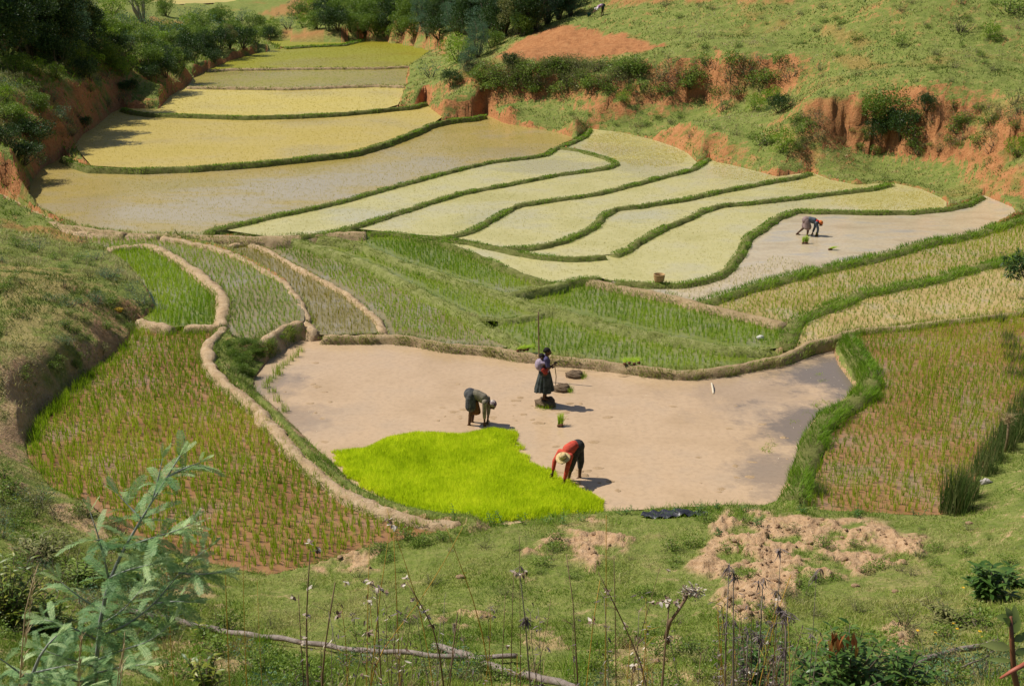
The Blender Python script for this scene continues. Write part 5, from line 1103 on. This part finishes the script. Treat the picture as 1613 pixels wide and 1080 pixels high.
for i in range(40):
    px = random.uniform(300, 720); yy = np.interp(px, [300,330,420,480,560,640,729], [880,888,908,894,868,850,833]); reed(px, yy+random.uniform(0, 8), 50, .18, random.uniform(.08, .2), "field_edge_tuft", "grass tuft on the near edge of the brown rice field", "grass tuft", .36, random.choice([M_GRL, M_GR]), "grass tufts on the brown field's near edge", (.4, 1.2), w=.009)
# ------------------------------------------------------------------ weeds at the near edge of the pond
M_WEED = leaf_mat("weed_leaf", [(.05, .12, .03), (.09, .20, .05), (.16, .28, .08)], .5, .35)
def weed(px, py, h, nst, label, group=None, L_=.09, name="leafy_weed", sp=.12, wf=.22, mat=None, pos=None, dens=.03):
    p = Vector(pos) if pos is not None else hit(px, py); root = empty(name, p); tag(root, label, "weed", group); ms = MB(); ml = MB()
    for i in range(nst):
        b0 = Vector((random.gauss(0, sp*.4), random.gauss(0, sp*.4), -.03)); top = b0*1.8+Vector((random.gauss(0, .06), random.gauss(0, .06), h*random.uniform(.6, 1.))); P = [b0.lerp(top, t)+Vector((math.sin(t*3+i)*.012, 0, 0)) for t in np.linspace(0, 1, 5)]
        ms.tube(P, [.007, .006, .005, .004, .003], 5); n = int((top-b0).length/dens)
        for q in range(n):
            t = .15+.85*q/max(n, 1); c = b0.lerp(top, t); a = q*2.4+i; sc = 1-.55*max(0, t-.6)/.4
            ml.leaf(c, (math.cos(a), math.sin(a), .45+.8*max(0, t-.7)), L_*sc*random.uniform(.8, 1.2), L_*wf*sc, min(1, max(0, .35+.4*t+random.gauss(0, .15))), .5)
    ms.build("stem", M_REED, root, True); ml.build("leaves", mat or M_WEED, root); return root
for px, py, h, n, l in [(721,822,.5,1,"single leafy stem before the seedling bed, left end"),(776,826,.55,3,"three leafy stems before the seedling bed"),(793,828,.42,2,"short leafy pair of stems before the bed's middle"),(826,828,.35,2,"low leafy weed before the bed's middle"),(866,822,.33,2,"low leafy weed left of the tallest one"),(885,826,.62,2,"tallest leafy stems before the seedling bed"),(910,822,.32,2,"low leafy weed right of the tallest one"),
    (975,808,.3,2,"leafy weed at the pond's near edge just right of the bed"),(993,806,.22,2,"tiny leafy weed at the pond's near edge"),(1033,808,.24,1,"thin leafy weed left of the black plastic"),(1062,812,.34,2,"leafy weed behind the black plastic"),(1108,808,.42,5,"bushy weed right of the black plastic"),(1130,802,.3,4,"leafy weeds at the pond's near edge, right"),(1175,806,.3,5,"spreading weed at the pond's near right shore"),(1195,828,.35,6,"dark bushy weed on the pale earth patch"),(1132,845,.25,4,"low leafy rosette on the left edge of the big earth patch"),
    (1265,806,.22,6,"low weed at the foot of the tall grassy bund"),(1345,810,.25,7,"spreading weed between the big earth patch and the rusty field"),(1445,812,.2,5,"small weed right of the big earth patch")]:
    weed(px, py, h, n, l)
for px, py, s in [(880,850,.3),(640,850,.34),(668,856,.34),(600,868,.3),(700,852,.3),(1110,820,.3),(1085,862,.34),(1060,868,.3),(1170,820,.25),(640,980,.2),(560,1000,.25),(730,1010,.2)]:
    plant('weed', px, py, s, "turf_clump", "dark leafy clump in the turf of the near slope", "plant", "dark clumps in the near turf", .02, 1.3)
for i in range(130):
    px, py = random.uniform(440, 1600), random.uniform(835, 1075)
    plant(random.choice(['weed', 'weed', 'weedo', 'weeddry']), px, py, random.uniform(.08, .26), "turf_tuft", "little tuft standing above the near turf", "plant", "little tufts in the near turf", .01, 1.5)
for i in range(100):
    px, py = random.uniform(260, 1610), random.uniform(985, 1115)
    if 450 < px < 1130 and py < 1020: continue
    plant(random.choice(['weed', 'weed', 'weedo', 'weedb', 'weed']), px, py, random.uniform(.2, .45), "bottom_weed", "leafy weed in the dense growth along the bottom edge", "plant", "leafy weeds along the bottom edge", .02, 1.2) if True else None
# earth clods lying on the bare patches
M_EC = earth_mat("earth_clod", (.36, .22, .12), (.50, .33, .2), (.58, .42, .27), 14, .04)
G13 = "earth clods on the bare patches"
protos = []
for i in range(5):
    mb = MB(); mb.ball((0, 0, .3), (1., .8, .65), 11, 8, rough=.28); me = mb.build("earth_clod", M_EC, None, True).data; protos.append(me)
for o in [o for o in COL.objects if o.name.startswith("earth_clod")]: bpy.data.objects.remove(o)
ok = 0
for i in range(900):
    if ok >= 190: break
    if random.random() < .75: px, py = random.uniform(1085, 1460), random.uniform(808, 975)
    else: px, py = random.choice([(905, 855), (550, 893), (728, 978), (700, 1060), (1060, 1050), (1410, 1000)]); px += random.gauss(0, 40); py += random.gauss(0, 12)
    p = hit(px, py)
    if samp(DG, np.array([p.x]), np.array([p.y]))[0] < .5: continue
    o = bpy.data.objects.new("earth_clod", random.choice(protos)); o.location = p; s = abs(random.gauss(.02, .022))+.012; o.scale = (s, s, s*.8); o.rotation_euler = (random.uniform(-.4, .4), random.uniform(-.4, .4), random.uniform(0, 6.28)); COL.objects.link(o); tag(o, "crumbly clod of pale reddish earth on a bare patch of the near slope", "clod", G13); ok += 1
for px, py, s, l in [(725,909,.09,"pale stone lying alone in the turf left of the middle earth patch"),(1410,933,.07,"pinkish stone lying alone in the turf at right"),(1347,923,.08,"flat pink stone in the turf under the big earth patch"),(1526,825,.09,"pale stone on the grass below the tall reeds")]:
    o = bpy.data.objects.new("stone", protos[0]); o.location = hit(px, py); o.scale = (s, s*.7, s*.6); COL.objects.link(o); tag(o, l, "stone")
# ------------------------------------------------------------------ the near fence and the plants close to the camera
M_WOOD = earth_mat("weathered_wood", (.17, .13, .11), (.28, .23, .20), (.40, .34, .30), 9, .015, .8)
def near(px, py, dt=.6):
    p = hit(px, py); return WT(px, py, p.y-dt)
def rail(pts, r0, r1, label, dt=.5, name="fence_rail", cat="fence rail"):
    mb = MB(); P = [near(a, b_, dt) for a, b_ in pts]; Q, _ = resample(P, .12); n = len(Q)
    Q = [Vector(q)+Vector((0, 0, .02*math.sin(i*.35)+.01*math.sin(i*1.1))) for i, q in enumerate(Q)]
    mb.tube(Q, [(r0+(r1-r0)*i/(n-1))*random.uniform(.88, 1.12) for i in range(n)], 10, rough=.07); return tag(mb.build(name, M_WOOD, None, True), label, cat)
rail([(190,960),(240,971),(320,985),(400,1002),(480,1011),(520,1014),(560,1024),(640,1029),(700,1033),(760,1032),(815,1033)], .045, .032, "long crooked grey pole running across the near slope at left")
rail([(683,1017),(740,1034),(800,1056),(890,1079),(960,1098)], .050, .042, "thicker grey pole slanting down from the fence post")
rail([(1440,1047),(1465,1036),(1520,1022),(1572,1008)], .042, .034, "short straight grey pole at the bottom right"); rail([(1450,1064),(1500,1058),(1540,1042),(1578,1014)], .012, .010, "thin bent twig under the short grey pole at the bottom right", .5, "twig", "twig")
def post(px, py0, py1, r, label):
    p = near(px, py0, .5); q = WT(px+2, py1, p.y-.02); mb = MB(); mb.tube([q+Vector((0, 0, -.3)), q.lerp(p, .5)+Vector((.01, 0, 0)), p], [r*1.2, r, r*.8], 8, rough=.12); tag(mb.build("fence_post", M_BARK, None, True), label, "post")
post(715, 982, 1075, .03, "dark post where the two grey poles cross"); post(655, 1036, 1075, .02, "short dark stake under the long grey pole"); post(232, 950, 1010, .03, "stubby stake under the left end of the long grey pole")
M_ST = {'o': leaf_mat("stalk_orange", [(.28, .15, .02), (.46, .27, .04), (.5, .36, .08)], .7, 0), 'b': leaf_mat("stalk_brown", [(.10, .06, .035), (.19, .12, .07), (.30, .20, .12)], .8, 0), 'g': leaf_mat("stalk_grey", [(.10, .08, .07), (.20, .16, .13), (.32, .27, .22)], .8, 0), 'p': leaf_mat("stalk_pale", [(.35, .24, .12), (.48, .36, .2), (.5, .4, .25)], .8, .1)}
M_POD = leaf_mat("dry_pod", [(.10, .055, .04), (.22, .14, .10), (.50, .42, .34), (.65, .58, .5)], .8, .15)
M_FLUFF = leaf_mat("dry_leaf", [(.07, .05, .05), (.13, .10, .10), (.22, .18, .17)], .85, .1)
ST = [  # pixel points top first, distance, colour, radius (mm), pods, label
 ([(489,864),(484,920),(481,980),(482,1085)],7.4,'b',7,5,"dry stalk with a bluish leafy tip and pale pods, leftmost of the brown ones"),
 ([(470,936),(472,1000),(479,1080)],7.3,'b',6,4,"short dry stalk with white pods beside the leftmost brown stalk"),
 ([(528,917),(520,970),(510,1020),(503,1085)],7.5,'b',8,3,"thick rough dry stalk with pods low down"),
 ([(583,822),(579,950),(572,1085)],7.6,'o',4,1,"thin upright orange stalk, first of the middle group"),
 ([(615,827),(600,900),(590,960),(570,1085)],7.4,'o',4,6,"leaning orange stalk carrying a cluster of brown pods"),
 ([(620,838),(624,930),(631,1085)],7.8,'o',5,0,"upright orange stalk in the middle group"),
 ([(609,800),(640,890),(659,947),(690,1085)],7.7,'o',4,0,"long orange stalk curving down to the right"),
 ([(729,830),(690,905),(640,975),(570,1062)],7.5,'o',4,0,"orange stalk slanting from upper right to lower left"),
 ([(701,825),(722,880),(749,953),(785,1048)],7.9,'o',4,0,"thin orange stalk slanting to the lower right"),
 ([(640,915),(662,945),(682,985),(705,1040)],7.4,'b',7,7,"dark stalk with a clump of pods at its tip"),
 ([(721,964),(712,1010),(701,1085)],7.4,'b',6,1,"short dark stalk in front of the fence post"),
 ([(593,925),(590,990),(605,1085)],7.3,'b',6,8,"dark stalk thick with hanging pods left of the post"),
 ([(809,900),(806,980),(802,1085)],7.4,'b',5,5,"brown stalk with white pods at the top, left of centre"),
 ([(818,844),(819,960),(821,1085)],7.8,'b',4,0,"tall thin straight brown stalk left of centre"),
 ([(818,895),(830,960),(841,1085)],7.4,'g',7,8,"shaggy grey stalk left of centre"),
 ([(796,936),(791,1000),(788,1085)],7.3,'b',4,1,"short thin brown stalk beside the shaggy one"),
 ([(892,872),(908,920),(920,1000),(916,1085)],7.4,'b',6,0,"bent dark stalk at the centre"),
 ([(945,914),(930,975),(920,1031)],7.5,'o',4,2,"short orange stalk leaning left at the centre"),
 ([(955,811),(955,950),(955,1085)],7.7,'o',6,0,"tallest straight knobbly orange stalk"),
 ([(942,900),(981,975),(1005,1035),(1030,1090)],7.3,'b',6,3,"dark stalk slanting down to the right across the centre"),
 ([(967,875),(970,980),(973,1085)],7.8,'b',5,0,"rough brown stalk right of the tallest orange one"),
 ([(1055,945),(1049,990),(1044,1030),(1040,1090)],7.2,'b',12,12,"thick dark twisted stalk"),
 ([(1040,892),(1030,940),(1001,1017),(990,1085)],7.6,'b',4,2,"thin curved stalk left of the thick twisted one"),
 ([(1149,886),(1142,960),(1140,1010),(1146,1085)],7.4,'g',8,4,"pale grey stem pair's left stem over the earth patch"),
 ([(1155,895),(1153,960),(1162,1085)],7.4,'g',8,6,"pale grey stem pair's right stem with dry tassels"),
 ([(1202,914),(1198,1000),(1193,1085)],7.3,'g',7,10,"grey stem with dark shaggy tassels"),
 ([(1230,864),(1229,920),(1222,1000),(1215,1085)],7.7,'g',5,8,"thin grey stem with tassels, tall"),
 ([(1246,905),(1222,950),(1202,980),(1190,1030)],7.6,'o',5,0,"short orange stalk slanting left at right of centre"),
 ([(1238,960),(1242,1020),(1240,1090)],7.2,'g',9,14,"shaggy mass of dead grey stems at right of centre"),
 ([(1178,1000),(1172,1040),(1180,1090)],7.2,'g',7,10,"low shaggy dead stem before the grey pair"),
 ([(1286,905),(1282,990),(1275,1085)],7.5,'g',3,3,"single thin grey stem right of the shaggy mass"),
 ([(354,836),(354,960),(354,1035)],7.9,'o',4,0,"thin straight orange stalk right of the feathery sapling"),
 ([(382,836),(383,960),(382,1055)],7.9,'o',4,0,"thin straight orange stalk, second right of the feathery sapling"),
 ([(405,914),(408,1000),(410,1085)],7.6,'o',3,0,"short thin orange stalk left of the brown ones"),
 ([(261,886),(264,960),(268,1048)],8.0,'o',4,0,"orange stalk behind the feathery sapling"),
 ([(56,897),(40,935),(22,960),(2,985)],6.6,'p',6,0,"pale dry grass stem leaning at the left edge"),
 ([(128,1000),(118,1040),(108,1090)],6.5,'p',4,0,"pale dry grass stem at the bottom left"),
 ([(196,1012),(182,1045),(166,1090)],6.5,'p',4,0,"feathery topped pale grass stem under the sapling"),
]
for pts, t, colr, r, pods, lab in ST:
    P = [WT(a, b_, t+.05*i*(1 if a % 2 else -1)) for i, (a, b_) in enumerate(pts)]
    last = P[-1]; dvec = (P[-1]-P[-2]).normalized(); g = float(H(last.x, last.y)[0])
    if last.z > g: P.append(Vector((last.x+dvec.x*.1, last.y, g-.03)))
    Q, _ = resample(P, .07); Q = [Vector(q) for q in Q]; n = len(Q); root = empty("dry_stalk", Q[-1]); tag(root, lab, "dry stalk"); L0 = Q[-1]
    mb = MB(); mb.tube([q-L0 for q in Q], [r*.001*(.45+.75*i/(n-1))*random.uniform(.75, 1.25) for i in range(n)], 6, [random.random() for _ in range(6*n)], rough=.2)
    for i in range(2, n, 4 if colr != 'o' else 9):                      # stubs of lost twigs
        d = Vector((random.gauss(0, 1), random.gauss(0, .6), .8)).normalized(); mb.tube([Q[i]-L0, Q[i]-L0+d*random.uniform(.02, .07 if colr != 'o' else .03)], [r*.0005, r*.0003], 4)
    mb.build("stem", M_ST[colr], root, True)
    if pods:
        mp = MB(); mt = M_FLUFF if colr == 'g' else M_POD
        for q in range(pods):
            mp = MB(); c = Q[min(n-1, int(random.random()**1.3*n*.65))]-L0+Vector((random.gauss(0, .035), random.gauss(0, .03), random.gauss(0, .02)))
            for w_ in range(5 if colr != 'g' else 9):
                d = Vector((random.gauss(0, 1), random.gauss(0, 1), random.gauss(-.5 if colr != 'g' else -1.4, .7))); mp.leaf(c, d, random.uniform(.02, .05) if colr != 'g' else random.uniform(.04, .10), random.uniform(.016, .03) if colr != 'g' else .009, random.random(), random.uniform(-1, 1.5))
            mp.build("pod_cluster" if colr != 'g' else "tassel", mt, root)
    if colr == 'p':
        mp = MB()
        for q in range(90):
            c = Q[0]-L0+(Q[2]-Q[0])*random.random(); mp.leaf(c, (Q[0]-Q[2]).normalized()+Vector((random.gauss(0, .25), random.gauss(0, .2), random.gauss(.1, .2))), random.uniform(.04, .09), .006, random.random())
        mp.build("seed_head", M_ST['p'], root)
G16 = "dead stems along the bottom edge"
for i in range(84):
    px = random.uniform(430, 1300) if i < 60 else random.uniform(1130, 1270); t = random.uniform(7.0, 8.6); c = WT(px, random.uniform(940, 1060), t); g = float(H(c.x, c.y)[0]); b0 = Vector((c.x+random.gauss(0, .15), c.y, g-.03)); root = empty("dead_stem", b0); tag(root, "thin dead stem in the weeds along the bottom edge", "dead stem", G16)
    P = [b0.lerp(c, k)+Vector((.03*math.sin(k*4+i), 0, 0)) for k in np.linspace(0, 1, 7)]; mb = MB(); mb.tube([p-b0 for p in P], [.0045, .004, .004, .0035, .003, .0025, .002], 5, random.random())
    for q in range(5): d = Vector((random.gauss(0, 1), random.gauss(0, .6), .9)).normalized(); o_ = P[random.randint(3, 6)]-b0; mb.tube([o_, o_+d*random.uniform(.04, .12)], [.002, .0012], 4, random.random())
    mb.build("stem", M_ST[random.choice('bogb')], root, True); ml = MB()
    for q in range(random.randint(6, 26)): o_ = P[random.randint(2, 6)]-b0; ml.leaf(o_+Vector((random.gauss(0, .03), random.gauss(0, .02), random.gauss(0, .04))), (random.gauss(0, 1), random.gauss(0, .7), random.gauss(-.8, .6)), random.uniform(.02, .06), random.uniform(.006, .018), random.random(), random.uniform(-1, 1))
    ml.build("withered_leaves", random.choice([M_FLUFF, M_FLUFF, M_POD]), root)
for i in range(40):
    px = random.uniform(250, 1600); py = random.uniform(1010, 1110); reed(px, py, 70, .16, random.uniform(.18, .4), "weedy_grass_tuft", "tuft of tall grass in the weeds along the bottom edge", "grass tuft", None, random.choice([M_GR, M_GRL, M_DRY]), "tall grass tufts along the bottom edge", (.2, .9), w=.009)
# the big dry seed head
c0 = WT(1090, 932, 7.2); e = empty("dry_seed_head", c0); tag(e, "big bristly grey white seed head on a short twisted stem, right of centre", "seed head"); mp = MB()
for q in range(260):
    d = Vector((random.gauss(0, 1), random.gauss(0, .8), random.gauss(0, .8))).normalized(); o_ = Vector((random.uniform(-.06, .06), 0, random.uniform(-.03, .035))); mp.leaf(o_+d*random.uniform(0, .035), d, random.uniform(.012, .035), .012, random.random()**.6, random.uniform(-1, 1))
mp.build("bracts", M_POD, e); mb = MB(); P = [WT(a, b_, 7.2)-c0 for a, b_ in ((1082, 938), (1068, 962), (1056, 978), (1048, 1005))]; mb.tube(P, [.012, .011, .014, .014], 8, rough=.25); mb.build("stem", M_ST['b'], e, True)

# feathery wattle sapling
M_FEATH = leaf_mat("wattle_leaf", [(.07, .17, .06), (.16, .30, .11), (.34, .48, .20), (.55, .66, .33)], .55, .35)
M_WST = leaf_mat("wattle_stem", [(.16, .17, .15), (.26, .27, .24), (.33, .36, .28)], .7, 0)
def feather(mb, p, d, L_, bright, droop=.5):
    p = Vector(p); d = Vector(d).normalized(); n = int(L_/.011); side = d.cross(Vector((random.gauss(0, .35), random.gauss(0, .35), 1))).normalized(); prev = p; a = side*.0016
    for i in range(n):
        t = i/n; d2 = (d+Vector((0, 0, -droop*t*1.1))).normalized(); nx = prev+d2*L_/n
        mb.add([prev-a, prev+a, nx+a, nx-a], [(0, 1, 2, 3)], min(1, bright+.2))
        pl = L_*.17*math.sin(math.pi*(.12+.80*t))**.7; upv = side.cross(d2).normalized()
        for s in (-1, 1):
            q = (side*s+d2*.55+upv*random.uniform(-.05, .25)+Vector((0, 0, -.12))).normalized(); w = d2*.0042; e_ = nx+q*pl
            mb.add([nx-w*.6, nx+w*.6, nx+q*pl*.6+w, e_, nx+q*pl*.6-w], [(0, 1, 2, 3, 4)], min(1, max(0, bright+random.gauss(0, .1))))
        prev = nx
def sapling(branches, label, name="wattle_sapling", dens=.027, LL=(.18, .32)):
    P0 = branches[0][0]; base = WT(P0[0], P0[1], P0[2]); base.z = float(H(base.x, base.y)[0]); root = empty(name, base); tag(root, label, "sapling"); mb = MB(); mf = MB()
    for bi, br in enumerate(branches):
        P = [WT(a, b_, t) for a, b_, t in br]
        if bi == 0: P = [base+Vector((0, 0, -.05))]+P
        Q, s_ = resample(P, .05); Q = [Vector(q) for q in Q]; n = len(Q); r0 = .016 if bi == 0 else .009
        mb.tube([q-base for q in Q], [r0*(1-.75*i/(n-1)) for i in range(n)], 7, [min(1, .2+.6*i/n) for i in range(n) for _ in range(7)], rough=.06)
        L0 = s_[-1]; k = 0.08*L0
        while k < L0:
            i = min(n-2, int(k/L0*(n-1))); d = (Q[i+1]-Q[i]).normalized(); a = random.uniform(0, 6.28); o_ = Vector((math.cos(a), math.sin(a)*.8, random.uniform(-.1, .35)))
            fr = k/L0; feather(mf, Q[i]-base, d*(.35+.5*fr)+o_, random.uniform(*LL)*(1-.35*max(0, fr-.7)/.3), .12+.55*fr**2.5+random.uniform(0, .25), random.uniform(.4, 1.2)); k += dens*random.uniform(.5, 1.4)
        for q in range(5): feather(mf, Q[-1]-base, (Q[-1]-Q[-2]).normalized()+Vector((random.gauss(0, .35), random.gauss(0, .3), .2)), random.uniform(.09, .15), .75, .2)
    mb.build("stem", M_WST, root, True); mf.build("leaves", M_FEATH, root)
sapling([[(150,1085,7.2),(149,1006,7.2),(160,960,7.2),(171,910,7.25),(197,861,7.3),(223,817,7.3),(241,787,7.3),(264,750,7.3),(284,717,7.3)],
 [(262,752,7.3),(285,738,7.3),(315,728,7.25)], [(241,787,7.3),(250,755,7.35),(256,722,7.35)], [(223,817,7.3),(205,800,7.4),(186,778,7.4)],
 [(171,910,7.25),(166,875,7.2),(160,835,7.2),(142,806,7.2)], [(160,850,7.2),(150,850,7.1)], [(197,861,7.3),(235,848,7.2),(280,835,7.1),(300,826,7.1)],
 [(160,1000,7.2),(200,985,7.2),(245,950,7.2),(282,902,7.2),(304,878,7.2),(330,862,7.2)], [(282,902,7.2),(320,905,7.1),(350,900,7.1)], [(245,950,7.2),(275,945,7.1),(300,948,7.1)],
 [(171,910,7.25),(205,895,7.1),(240,888,7.1)], [(160,960,7.2),(120,940,7.1),(95,915,7.1)], [(150,1006,7.2),(110,985,7.0),(70,975,7.0)], [(155,985,7.2),(190,965,7.4),(225,925,7.5)],
 [(150,1040,7.2),(200,1020,7.0),(240,1010,7.0),(265,985,7.0)], [(150,1050,7.2),(100,1035,6.9),(60,1020,6.9)], [(150,1060,7.2),(190,1050,6.9),(230,1045,6.8)], [(150,1075,7.2),(100,1070,6.8),(40,1060,6.8)]],
 "feathery blue green wattle sapling reaching up at the lower left")
sapling([[(40,1100,6.6),(45,1060,6.6),(60,1025,6.6),(90,1000,6.6)], [(45,1070,6.6),(15,1045,6.6),(-10,1030,6.5)], [(50,1060,6.6),(90,1050,6.5),(120,1045,6.5)], [(45,1085,6.6),(90,1085,6.4),(140,1080,6.4)], [(42,1090,6.6),(10,1085,6.5),(-15,1080,6.4)]], "blurred light green feathery seedling at the bottom left corner", LL=(.14, .2))
# broad leaved bushes close by
M_BL = leaf_mat("broadleaf", [(.04, .095, .018), (.08, .16, .03), (.15, .23, .05)], .35, .3, .5); M_BLY = leaf_mat("broadleaf_yellow", [(.06, .12, .015), (.14, .20, .02), (.30, .30, .04)], .4, .3); M_RL = leaf_mat("red_leaf", [(.16, .05, .02), (.30, .10, .03), (.25, .16, .05)], .5, .3)
def broad(px, py, w, h, n, L_, label, mat=M_BL, name="broadleaf_bush", wf=.3, red=None):
    base = hit(px, py); root = empty(name, base); tag(root, label, "bush"); mb = MB(); ml = MB()
    for i in range(n):
        top = Vector((random.gauss(0, w*.36), random.gauss(0, w*.28), h*random.uniform(.45, 1.05))); top.z *= max(.35, 1-(top.x/w)**2*.8); mid = Vector((top.x*.45, top.y*.45, top.z*.5)); mb.tube([(random.gauss(0, .02), random.gauss(0, .02), -.05), mid, top], [.010, .007, .004], 6)
        for q in range(15):
            f_ = .12+.88*q/14; cc = Vector((0, 0, 0)).lerp(mid, f_*2) if f_ < .5 else mid.lerp(top, f_*2-1); a = q*2.4+random.random(); ml.leaf(cc, (math.cos(a), math.sin(a), .1+.5*f_), L_*random.uniform(.7, 1.2), L_*wf, random.uniform(0, 1), random.uniform(.3, .9))
    mb.build("stems", M_BARK, root, True); ml.build("leaves", mat, root)
    if red:
        mr = MB()
        for q in range(26):
            cc = WT(red[0], red[1], base.y-.1)-base+Vector((random.gauss(0, .09), random.gauss(0, .05), random.gauss(0, .05))); mr.leaf(cc, (random.gauss(0, .4), random.gauss(0, .3), -1), L_*1.1, L_*.28, random.random(), .3)
        mr.build("red_leaves", M_RL, root)
    return root
broad(1330, 1110, .85, .85, 60, .14, "dark glossy bush with a spray of reddish leaves at the bottom right", red=(1318, 1005))
broad(1410, 1105, .65, .68, 40, .13, "glossy green bush right of the one with reddish leaves"); broad(1262, 1110, .4, .38, 16, .12, "low glossy bush left of the one with reddish leaves")
broad(1185, 1090, .55, .55, 24, .13, "green leafy bush behind the shaggy dead stems")
broad(325, 1105, .32, .62, 12, .12, "small leafy plant with yellowing leaves under the long grey pole", M_BLY); broad(318, 1010, .16, .35, 6, .10, "slim leafy sprig in front of the long grey pole", M_BLY)
broad(14, 985, .75, .95, 42, .16, "bush of long yellow green leaves at the left edge", M_BLY, wf=.22); broad(75, 1000, .6, .45, 26, .14, "lower yellow green bush behind the feathery sapling", M_BLY, wf=.22)
broad(1553, 945, .5, .62, 22, .22, "big leaved weed casting a dark shadow on the turf at right", wf=.32); broad(1495, 985, .75, .30, 30, .12, "low spreading shrub with tiny yellow flowers at right", LM['olive'])
broad(1598, 925, .4, .35, 12, .15, "leafy weed at the right edge behind the big leaved one")
broad(60, 880, .8, .4, 30, .12, "dark scrubby plant on the near left bank", LM['olive']); broad(130, 920, .8, .4, 30, .12, "green scrub on the near left bank behind the sapling", LM['mid']); broad(215, 925, .6, .35, 24, .12, "green scrub at the lower corner of the brown rice field", LM['mid'])
for fx, fy in [(1497,988),(1502,996),(1468,1003),(1537,1000),(1540,1008),(1440,1001),(1512,930)]:
    p = hit(fx, fy)+Vector((0, -.1, .12)); mb = MB(); [mb.leaf((0, 0, 0), (math.cos(a), math.sin(a), .4), .03, .02, .5) for a in np.linspace(0, 5.2, 6)]; o = mb.build("yellow_flower", cloth_mat("yellow_petal", (.8, .48, .03)) if fx == 1497 else bpy.data.materials["yellow_petal"]); o.location = p; tag(o, "tiny yellow orange flower in the turf at right", "flower", "yellow flowers in the turf")
# thick leaved plant very close at the right edge
base = WT(1600, 1100, 3.6); root = empty("close_plant", base); tag(root, "thick pale green leaves on a red brown stem very close at the right edge", "plant"); mb = MB(); ml = MB()
S = [WT(a, b_, 3.6)-base for a, b_ in ((1612, 1120), (1597, 1060), (1594, 1010), (1592, 970))]; mb.tube(S, [.012, .011, .009, .006], 10, .3)
for (a, b_), d, L_, w in [((1594,1020),(-1.,-.2,.30),.115,.036),((1596,1040),(-1.,.1,.02),.09,.02),((1592,975),(-.35,0,1),.05,.026),((1592,975),(-.9,0,.25),.05,.034),((1595,985),(.15,.2,1),.075,.034),((1594,1010),(.7,-.3,.7),.08,.03),((1596,1030),(.9,.3,.1),.08,.03),((1592,985),(-.5,-.5,.8),.06,.03),((1594,1000),(.5,.4,.9),.08,.035)]:
    ml.leaf(WT(a, b_, 3.6)-base, d, L_, w, random.random(), .5, nrm=(0, -.75, .65))
mb.build("stem", leaf_mat("close_stem", [(.16, .06, .03), (.24, .10, .05), (.24, .2, .06)], .5, 0), root, True); o = ml.build("leaves", leaf_mat("close_leaf", [(.10, .15, .03), (.15, .20, .05), (.24, .28, .09)], .35, .35, .5), root, True)
m2 = MB(); m2.tube([WT(a, b_, 3.5)-base for a, b_ in ((1575, 1068), (1595, 1056), (1620, 1042))], [.004, .0075, .009], 8, .5, rough=.1); m2.build("red_bud", leaf_mat("red_bud", [(.30, .08, .05), (.38, .12, .07)], .5, 0), root, True)

# flecks of straw and mud floating on the pond
n = 0; M_FLECK = leaf_mat("fleck", [(.25, .18, .11), (.55, .45, .3), (.72, .64, .48)], .8, 0)
pw = FW['P']; x = rng.uniform(pw[:, 0].min(), pw[:, 0].max(), 9000); y = rng.uniform(pw[:, 1].min(), pw[:, 1].max(), 9000)
k = (np.arange(9000) < 3200) & inside(x, y, pw) & ~inside(x, y, bw) & (distpoly(x, y, pw) > .1) & (rng.random(9000) < np.clip(.12+fbm(x*.5, y*.5, 91, 3)*.7+.25*(distpoly(x, y, pw) < .9)+.12*(x > 4), 0, 1)); x, y = x[k], y[k]; n = len(x)
tag(blade_obj("floating_straw", np.stack([x, y, np.full(n, .006)], -1), rng.uniform(.006, .016, n), rng.uniform(.006, .018, n), M_FLECK, (4., 7.), None, False), "scattered flecks of straw floating on the muddy pond", "debris", None, 'stuff')
mb = MB()
for i in range(110):                      # low ridges and footprints of churned mud just breaking the surface
    a, b_ = random.choice([(random.gauss(745, 40), random.gauss(655, 14)), (random.gauss(905, 30), random.gauss(760, 12)), (random.gauss(870, 30), random.gauss(650, 18)), (random.uniform(450, 1240), random.uniform(570, 780)), (random.gauss(1200, 60), random.gauss(720, 40)), (random.gauss(470, 30), random.gauss(620, 25))])
    p = W(a, b_, 0.)
    if not inside(np.array([p[0]]), np.array([p[1]]), pw)[0] or inside(np.array([p[0]]), np.array([p[1]]), bw)[0]: continue
    r = random.uniform(.03, .12); mb.ball((p[0], p[1], -.004), (r*random.uniform(.8, 2), r, random.uniform(.006, .013)), 9, 6, rough=.25)
tag(mb.build("churned_mud", earth_mat("churned", (.34, .23, .13), (.42, .29, .17), (.48, .34, .21), 6, .02, .5), None, True), "low lumps of churned mud breaking the pond's surface", "mud", None, 'stuff')
# ------------------------------------------------------------------ labels inside the groups: told apart by their order from the left
ORD = "first second third fourth fifth sixth seventh eighth ninth tenth eleventh twelfth thirteenth fourteenth fifteenth sixteenth seventeenth eighteenth nineteenth twentieth".split()
TENS = ["twenty", "thirty", "forty"]
def ordn(i): return ORD[i] if i < 20 else (TENS[(i+1)//10-2]+("-"+ORD[(i+1) % 10-1] if (i+1) % 10 else "")).replace("twenty-", "twenty ").replace("thirty-", "thirty ").replace("forty-", "forty ")
bpy.context.view_layer.update()
byg = {}
for o in COL.objects:
    if o.parent is None and 'group' in o and 'label' in o: byg.setdefault((o['group'], o['label']), []).append(o)
for (g_, l_), os_ in byg.items():
    if not 2 <= len(os_) <= 46: continue
    os_.sort(key=lambda o: proj(np.array(o.matrix_world.translation))[0]); short = ' '.join(l_.split()[:12])
    for i, o in enumerate(os_): o['label'] = (l_ if len(l_.split()) <= 12 else short)+", "+ordn(i)+" from left"
